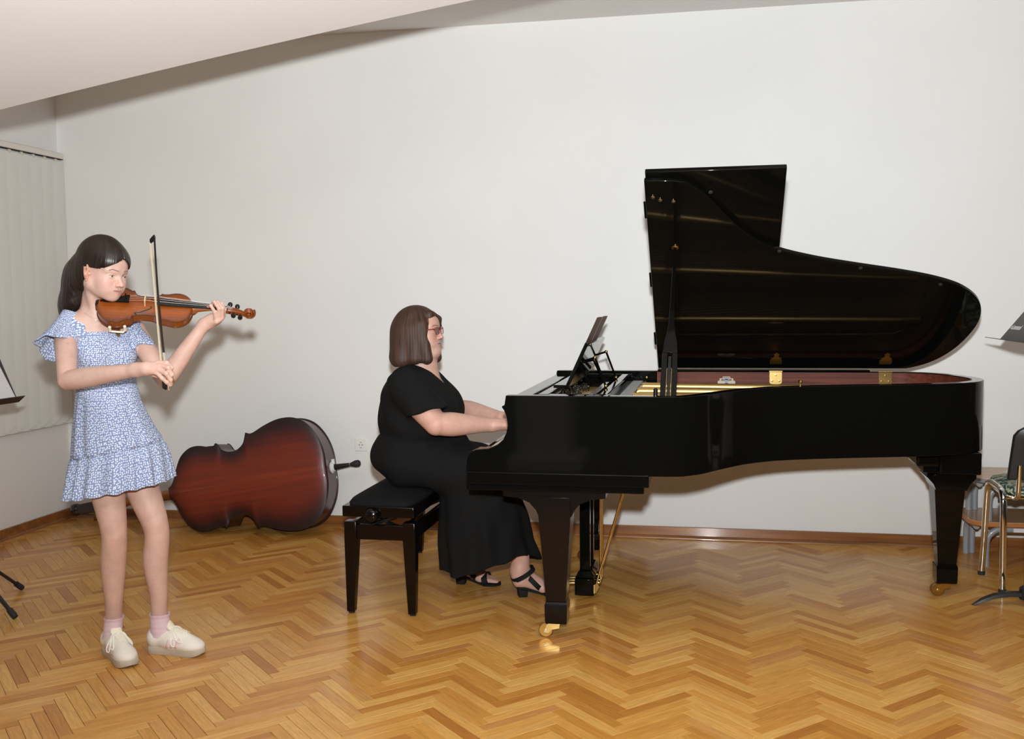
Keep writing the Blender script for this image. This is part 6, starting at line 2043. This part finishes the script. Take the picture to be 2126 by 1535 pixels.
ax = axis(-1.66, -0.62, 0.0050, [(-1.50, -1.225, 0.0021), (-1.03, -0.87, 0.0024)])
ay = axis(4.30, 5.08, 0.0050, [(4.58, 4.77, 0.0021), (4.50, 4.60, 0.0026), (4.78, 4.86, 0.0026)])
az = axis(0.02, 1.40, 0.0050, [(1.12, 1.39, 0.0021), (0.76, 0.86, 0.0024), (0.02, 0.14, 0.0032)])
F = Field((ax, ay, az))
w_torso(F, -0.012)
F.put(cap(V3(-1.385, 4.68, 1.03), ww((-0.025, 0, -0.045)), 0.066, 0.060), 0.03)
F.put(cap(ww((0.02, 0, -0.075)), V3(-1.335, 4.68, 1.06), 0.045, 0.055), 0.04)
for S_, E_, W_ in ((S_R, E_R, W_R), (S_L, E_L, W_L)):
    limb(F, [S_, S_ + (E_ - S_) * 0.45, E_], [0.068, 0.066, 0.053])
    limb(F, [E_, E_ + (W_ - E_) * 0.3, E_ + (W_ - E_) * 0.7, W_], [0.050, 0.0545, 0.040, 0.030])
    sgn = 1 if S_ is S_L else -1
    kn = W_ + V3(0.085, -sgn * 0.006, 0.006)
    F.put(cap(W_, kn, 0.028, 0.024), 0.02)
    F.put(ell((W_ + kn) / 2 + V3(0.012, 0, 0.0), (0.052, 0.040, 0.020)), 0.018)
    for q_, (dy, ln) in enumerate(((-0.030, 0.062), (-0.010, 0.072), (0.010, 0.068), (0.030, 0.054))):
        b_ = kn + V3(-0.004, dy, 0.002)
        limb(F, [b_, b_ + V3(ln * 0.45, dy * 0.12, 0.004), b_ + V3(ln * 0.80, dy * 0.16, -0.016), b_ + V3(ln * 0.92, dy * 0.16, -0.038)], [0.0118, 0.0108, 0.0095, 0.0080], 4)
    thb = W_ + V3(0.030, -sgn * -0.028 if False else sgn * -0.030, -0.008)
    limb(F, [thb, thb + V3(0.040, -sgn * 0.022, -0.014), thb + V3(0.075, -sgn * 0.026, -0.026)], [0.0150, 0.0120, 0.0090], 4)
# legs below the skirt, and the feet
feet = (dict(an=V3(-0.885, 4.640, 0.150), heel=V3(-0.900, 4.622, 0), toe=V3(-0.700, 4.706, 0), knee=V3(-1.03, 4.58, 0.46)),
        dict(an=V3(-1.195, 4.800, 0.140), heel=V3(-1.245, 4.800, 0), toe=V3(-1.010, 4.800, 0), knee=V3(-1.06, 4.79, 0.46)))
for q_ in feet:
    x_ = q_['toe'] - q_['heel']
    q_['L'] = np.linalg.norm(x_)
    q_['x'] = x_ / q_['L']
    q_['y'] = np.cross(UP, q_['x'])
    w_ = q_['w'] = (lambda h, x, y, L: (lambda a, b_, c_: h + x * (a * L) + y * b_ + UP * c_))(q_['heel'], q_['x'], q_['y'], q_['L'])
    limb(F, [q_['knee'], q_['knee'] + (q_['an'] - q_['knee']) * 0.4, q_['an'] + UP * 0.05, q_['an'] - UP * 0.03], [0.060, 0.066, 0.046, 0.040])
    F.put(ell(w_(0.10, 0, 0.080), (0.030, 0.030, 0.030)), 0.02)
    F.put(cap(q_['an'] - UP * 0.03, w_(0.55, 0, 0.052), 0.038, 0.027), 0.03)
    F.put(cap(w_(0.10, 0, 0.074), w_(0.62, 0, 0.036), 0.026, 0.024), 0.03)
    F.put(cap(w_(0.60, -0.020, 0.033), w_(0.62, 0.022, 0.034), 0.020), 0.025)
    for dy, ln, r_ in ((0.030, 0.93, 0.0125), (0.012, 0.95, 0.0095), (-0.003, 0.92, 0.0092), (-0.017, 0.88, 0.0088), (-0.030, 0.83, 0.0085)):
        sgn = 1 if q_ is feet[0] else -1
        limb(F, [w_(0.66, dy * sgn, 0.030), w_(0.80, dy * sgn, 0.028), w_(ln, dy * sgn, 0.022)], [0.013, r_ * 1.05, r_], 3)
head_prims(F, WHG, WS, full=1.1, lipx=-0.0045)
# double chin and softer jaw
F.put(ell(ww((0.045, 0, -0.112)), (0.038, 0.040, 0.022), wR), 0.03)
colw = skin_colors(WHG, WS, SK2, (0.46, 0.22, 0.18), (0.60, 0.27, 0.21), (0.10, 0.06, 0.045), ear=None, brow_w=0.0022, lip_amt=0.55)
def woman_cols(v):
    c = colw(v)
    for p_, r_ in ((E_R, 0.05), (W_R + V3(0.10, 0, 0), 0.05), (feet[0]['w'](0.9, 0, 0.02), 0.05), (feet[1]['w'](0.9, 0, 0.02), 0.05)):
        m = 0.4 * np.exp(-(((v - p_) ** 2).sum(1)) / r_ ** 2)[:, None]
        c = c * (1 - m) + np.array((0.60, 0.27, 0.20)) * m
    return c
field_mesh('body', F, M_skin_w, pianist, colors=woman_cols)
del F
eyes(pianist, WHG, WS, mat('iris_brown', (0.06, 0.035, 0.02, 1), 0.15), look=(0.0, -0.15))

# hair: chin-length bob with a swept fringe
sp = 0.0022
F = Field((axis(-1.60, -1.20, sp), axis(4.52, 4.83, sp), axis(1.05, 1.40, sp)))
F.put(ell(ww((-0.022, 0, 0.034)), (0.110, 0.088, 0.094), wR), 0.01)
F.put(ell(ww((-0.035, 0, -0.015)), (0.108, 0.096, 0.105), wR), 0.03)
for y in (-1, 1):
    F.put(cap(ww((-0.010, y * 0.068, 0.01)), ww((-0.012, y * 0.078, -0.125)), 0.028, 0.030), 0.03)
    F.put(cap(ww((-0.060, y * 0.050, 0.0)), ww((-0.080, y * 0.062, -0.125)), 0.050, 0.050), 0.03)
F.put(cap(ww((-0.085, 0, 0.0)), ww((-0.110, 0, -0.115)), 0.055, 0.058), 0.04)
F.put(cap(ww((0.066, -0.030, 0.078)), ww((0.088, 0.020, 0.052)), 0.016, 0.013), 0.03)
F.put(cap(ww((0.088, 0.020, 0.054)), ww((0.078, 0.060, 0.010)), 0.013, 0.010), 0.012)
for y in (-1, 1):
    F.put(cap(ww((0.030, y * 0.066, 0.03)), ww((0.045, y * 0.064, -0.13)), 0.026, 0.028), 0.03)
def bob_cut(X, Y, Z):
    x, y, z = X - wO[0], Y - wO[1], Z - wO[2]
    u = x * wR[0, 0] + y * wR[1, 0] + z * wR[2, 0]
    v_ = x * wR[0, 1] + y * wR[1, 1] + z * wR[2, 1]
    w_ = x * wR[0, 2] + y * wR[1, 2] + z * wR[2, 2]
    # near side: hair ends in a soft upright edge in front of the ear; fringe parts over the brow
    edge = 0.060 + 0.003 * np.sin(w_ * 60) + 0.10 * np.clip(w_ - 0.02, 0, 0.1) + 0.16 * np.clip(-w_ - 0.03, 0, 1)
    front = np.minimum(u - edge, 0.070 - np.where(v_ > -0.018, 1.0, 0.35) * np.abs(v_ + 0.018) - w_)
    low = (-0.158 + 0.16 * np.clip(-u - 0.02, 0, 1) * -0.10 + 0.10 * np.clip(u + 0.02, 0, 1) * -1) - w_
    inner = 0.062 - np.sqrt((u + 0.020) ** 2 * 0.6 + v_ ** 2) + 0 * w_
    return np.maximum(np.maximum(front * 0.8, low), np.where(w_ < -0.10, inner, -1))
F.cut(bob_cut)
def bob_ridges(X, Y, Z):
    x, y, z = X - wO[0], Y - wO[1], Z - wO[2]
    th = np.arctan2(y, x + 0.03)
    return 0.0004 * np.sin(th * 37 + 4 * np.sin(th * 5) + z * 9) + 0.0003 * np.sin(th * 83 - z * 24)
F.displace(bob_ridges)
M_hair_w = hair_mat('brown_bob', srgb(28, 17, 11), srgb(84, 56, 40), 0.6, 120)
hw_o, hv2 = field_mesh('hair', F, M_hair_w, pianist)
attr_mesh(hw_o, 'strand', np.arctan2(hv2[:, 1] - wO[1], hv2[:, 0] - wO[0] + 0.03) / PI * 0.55)
del F
# loose strands of the fringe on the near temple
M_strand = mat('hair_strand', srgb(104, 46, 26), 0.4)
for k in range(7):
    a0 = 0.052 - 0.005 * k
    part('fringe_strand', MB().tube(spline([tuple(ww((a0 + 0.004, -0.050 - 0.003 * k, 0.078))), tuple(ww((a0 + 0.016 - 0.002 * k, -0.064 - 0.0015 * k, 0.050))), tuple(ww((a0 + 0.014 - 0.003 * k, -0.0685 - 0.001 * k, 0.024))), tuple(ww((a0 + 0.002, -0.0700 - 0.0008 * k, 0.004 - 0.002 * k)))], 6), [0.0012] * 10 + [0.0011] * 9, 5), M_strand, hw_o)

# glasses
M_frame = mat('red_frame', srgb(140, 30, 24), 0.25, coat=0.5)
M_lens = bpy.data.materials.new('lens')
M_lens.use_nodes = True
nt = M_lens.node_tree
for n_ in list(nt.nodes):
    nt.nodes.remove(n_)
out_ = nt.nodes.new('ShaderNodeOutputMaterial')
mx = nt.nodes.new('ShaderNodeMixShader')
tr, gl = nt.nodes.new('ShaderNodeBsdfTransparent'), nt.nodes.new('ShaderNodeBsdfGlossy')
gl.inputs['Roughness'].default_value = 0.03
fr_ = nt.nodes.new('ShaderNodeFresnel')
fr_.inputs[0].default_value = 1.5
nt.links.new(fr_.outputs[0], mx.inputs[0])
nt.links.new(tr.outputs[0], mx.inputs[1])
nt.links.new(gl.outputs[0], mx.inputs[2])
nt.links.new(mx.outputs[0], out_.inputs[0])
gx = 0.101
spec = part('glasses', MB().tube([ww((gx + 0.001, -0.010, 0.002)), ww((gx + 0.004, 0.0, 0.005)), ww((gx + 0.001, 0.010, 0.002))], 0.0018, 8), M_frame, pianist)
for y in (-1, 1):
    ring = []
    for k in range(28):
        a = 2 * PI * k / 28
        ca, sa = math.cos(a), math.sin(a)
        yy = 0.0225 * math.copysign(abs(ca) ** 0.6, ca)
        zz = 0.0165 * math.copysign(abs(sa) ** 0.65, sa) - 0.003
        ring.append(ww((gx - 0.10 * (yy * y + 0.0325 - 0.0325) * (1 if yy * y > 0 else 0.6) * 0.9 - 0.004, y * 0.0325 + yy, zz)))
    part('lens_rim', MB().tube(ring, 0.0019, 8, closed=True), M_frame, spec)
    cen = sum(ring) / len(ring)
    part('lens', MB().add([tuple(cen + wR[:, 0] * 0.001)] + [tuple(p) for p in ring], [(0, k + 1, (k + 1) % 28 + 1) for k in range(28)]), M_lens, spec, smooth=180)
    part('temple', MB().tube([ww((gx - 0.010, y * 0.0560, 0.006)), ww((gx - 0.016, y * 0.0655, 0.006)), ww((0.02, y * 0.0775, 0.006)), ww((-0.010, y * 0.0795, 0.002))], [0.0030, 0.0030, 0.0022, 0.0018], 8), M_frame, spec)

# blouse
M_blk = mat('black_crepe', (0.0075, 0.0075, 0.0075, 1), 0.9, spec=0.12)
sp = 0.0042
F = Field((axis(-1.68, -1.06, sp), axis(4.34, 5.02, sp), axis(0.70, 1.12, sp)))
w_torso(F, 0.004)
for S_, E_ in ((S_R, E_R), (S_L, E_L)):
    dirv = (E_ - S_) / np.linalg.norm(E_ - S_)
    Fs = Field(F.ax)
    e_ = 0.0 if S_ is S_R else -0.012
    limb(Fs, [S_ - dirv * 0.02, S_ + dirv * 0.10, S_ + dirv * 0.24], [0.086 + e_, 0.088 + e_, 0.094 + e_])
    hp, hn = S_ + dirv * (0.150 if S_ is S_R else 0.085), dirv * 0.45 + V3(0, 0, -0.75)
    hn /= np.linalg.norm(hn)
    Fs.cut(lambda X, Y, Z: (X - hp[0]) * hn[0] + (Y - hp[1]) * hn[1] + (Z - hp[2]) * hn[2] - 0.004 * np.sin(Y * 55))
    h_ = np.maximum(0.03 - np.abs(F.D - Fs.D), 0)
    F.D = np.minimum(F.D, Fs.D) - h_ * h_ / 0.12
# V neck, round back neck, hem
vx, vz = -1.165, 0.950
F.cut(lambda X, Y, Z: np.where(X > -1.40, 1, -1) * 0 + np.minimum((Z - vz) * 0.50 - np.abs(Y - 4.68), X + 1.385) * 0.85)
F.put(cap(V3(-1.39, 4.68, 1.04), V3(-1.375, 4.68, 1.14), 0.070, 0.078), 0.004, 'cut')
F.cut(lambda X, Y, Z: 0.748 + 0.006 * np.sin(X * 40 + Y * 25) - Z)
F.displace(lambda X, Y, Z: 0.0025 * np.sin(X * 46 + Z * 38 + 2 * np.sin(Y * 17)) + 0.002 * np.sin(Y * 60 - Z * 25 + X * 20))
field_mesh('blouse', F, M_blk, pianist)
del F

# long wide skirt: lap, then a hanging bell down to the ankles
F = Field((axis(-1.68, -0.74, 0.0052), axis(4.36, 5.04, 0.0052), axis(0.06, 0.80, 0.0052)))
F.put(ell(V3(-1.400, 4.68, 0.668), (0.215, 0.235, 0.140)), 0.02)
F.put(ell(V3(-1.355, 4.68, 0.740), (0.205, 0.225, 0.060)), 0.05)
for y in (4.56, 4.81):
    F.put(cap(V3(-1.40, y, 0.640), V3(-1.03, y - 0.01, 0.600), 0.118, 0.088), 0.05)
F.put(cap(V3(-1.36, 4.68, 0.65), V3(-1.03, 4.68, 0.60), 0.11, 0.085), 0.06)
def bell(X, Y, Z):
    h = np.clip((0.60 - Z) / 0.50, 0, 1)
    cx = -1.095 + 0.065 * h
    rx, ry = 0.180 + 0.070 * h, 0.215 + 0.045 * h
    th = np.arctan2((Y - 4.68) / ry, (X - cx) / rx)
    fold = 1 + 0.05 * h * (np.sin(9 * th + 1.0) + 0.6 * np.sin(15 * th + 2.2))
    d = (np.sqrt(((X - cx) / rx) ** 2 + ((Y - 4.68) / ry) ** 2) - fold) * 0.15
    return np.maximum(d, Z - 0.60)
F.put((bell, np.array((-1.36, 4.38, 0.05)), np.array((-0.77, 4.99, 0.60))), 0.06)
F.cut(lambda X, Y, Z: (0.128 + 0.33 * np.clip(X + 1.14, 0, 0.26) * np.clip((4.80 - Y) / 0.2, 0.12, 1) + 0.004 * np.sin(X * 50)) - Z)
# the bench seat stays clear of the cloth
F.cut(lambda X, Y, Z: np.minimum(np.minimum(0.535 - Z, -1.268 - X), 1.0) + 0 * Y)
# hollow the underside so legs and feet come out below the hem
F.put(cap(V3(-1.09, 4.60, 0.0), V3(-1.06, 4.62, 0.22), 0.11, 0.06), 0.01, 'cut')
F.put(cap(V3(-1.12, 4.80, 0.0), V3(-1.08, 4.80, 0.20), 0.10, 0.06), 0.01, 'cut')
F.displace(lambda X, Y, Z: 0.003 * np.sin(X * 38 - Z * 20 + 2 * np.sin(Y * 14)))
field_mesh('skirt', F, M_blk, pianist)
del F

# block-heeled sandals
M_sandal = mat('black_suede', (0.008, 0.008, 0.008, 1), 0.7, spec=0.2)
for q_ in feet:
    w_ = q_['w']
    prof = spline([(0.02, 0.0), (0.04, 0.022), (0.15, 0.029), (0.35, 0.027), (0.55, 0.034), (0.70, 0.042), (0.82, 0.042), (0.93, 0.032), (1.0, 0.010), (1.005, 0.0)], 3)
    outl = prof + [(a, -b_) for a, b_ in reversed(prof[1:-1])]
    zt = lambda a: 0.052 + (0.014 - 0.052) * float(np.clip((a - 0.18) / 0.50, 0, 1) ** 0.9)
    sole = part('sandal_sole', MB().loft([[w_(a, b_, max(zt(a) - 0.012, 0.0012)) for a, b_ in outl], [w_(a, b_ * 1.03, zt(a)) for a, b_ in outl]]), M_sandal, pianist, smooth=40)
    part('block_heel', MB().loft([[w_(a, b_, z) for a, b_ in ((0.045 + i_, -0.023 + j_), (0.26 - i_, -0.025 + j_), (0.26 - i_, 0.025 - j_), (0.045 + i_, 0.023 - j_))] for z, i_, j_ in ((0.0, 0.012, 0.002), (0.044, 0.0, 0.0))]), M_sandal, sole, bevel=0.004)
    def strap(pts_, wd, nm):
        pts_ = [Vector(p) for p in spline([tuple(p) for p in pts_], 5)]
        ra, rb = [], []
        part(nm, MB().tube(pts_, wd / 2, 10, flat=1.0), M_sandal, sole)
    def ring_strap(nm, c_, n_, ra_, rb_, wd):
        """flat band round the foot: centre, band normal, half axes in y and in the upright direction"""
        n_ = n_ / np.linalg.norm(n_)
        y_ = q_['y']
        u_ = np.cross(n_, y_)
        rr = []
        for s_, gw in ((-wd / 2, 0.0), (-wd / 2, 0.0035), (wd / 2, 0.0035), (wd / 2, 0.0)):
            rr.append([c_ + n_ * s_ + y_ * (ra_ + gw) * math.cos(t_) + u_ * (rb_ + gw) * math.sin(t_) for t_ in np.linspace(0, 2 * PI, 36, endpoint=False)])
        part(nm, MB().loft(rr + [rr[0]], cap=False), M_sandal, sole, smooth=40)
    ring_strap('toe_strap', w_(0.70, 0, 0.028), q_['x'] + UP * 0.25, 0.047, 0.030, 0.030)
    ring_strap('instep_strap', w_(0.40, 0, 0.066), q_['x'] * 0.75 + UP * 0.70, 0.043, 0.050, 0.024)
    ring_strap('ankle_strap', w_(0.17, 0, 0.108), UP * 0.9 - q_['x'] * 0.50, 0.042, 0.058, 0.022)
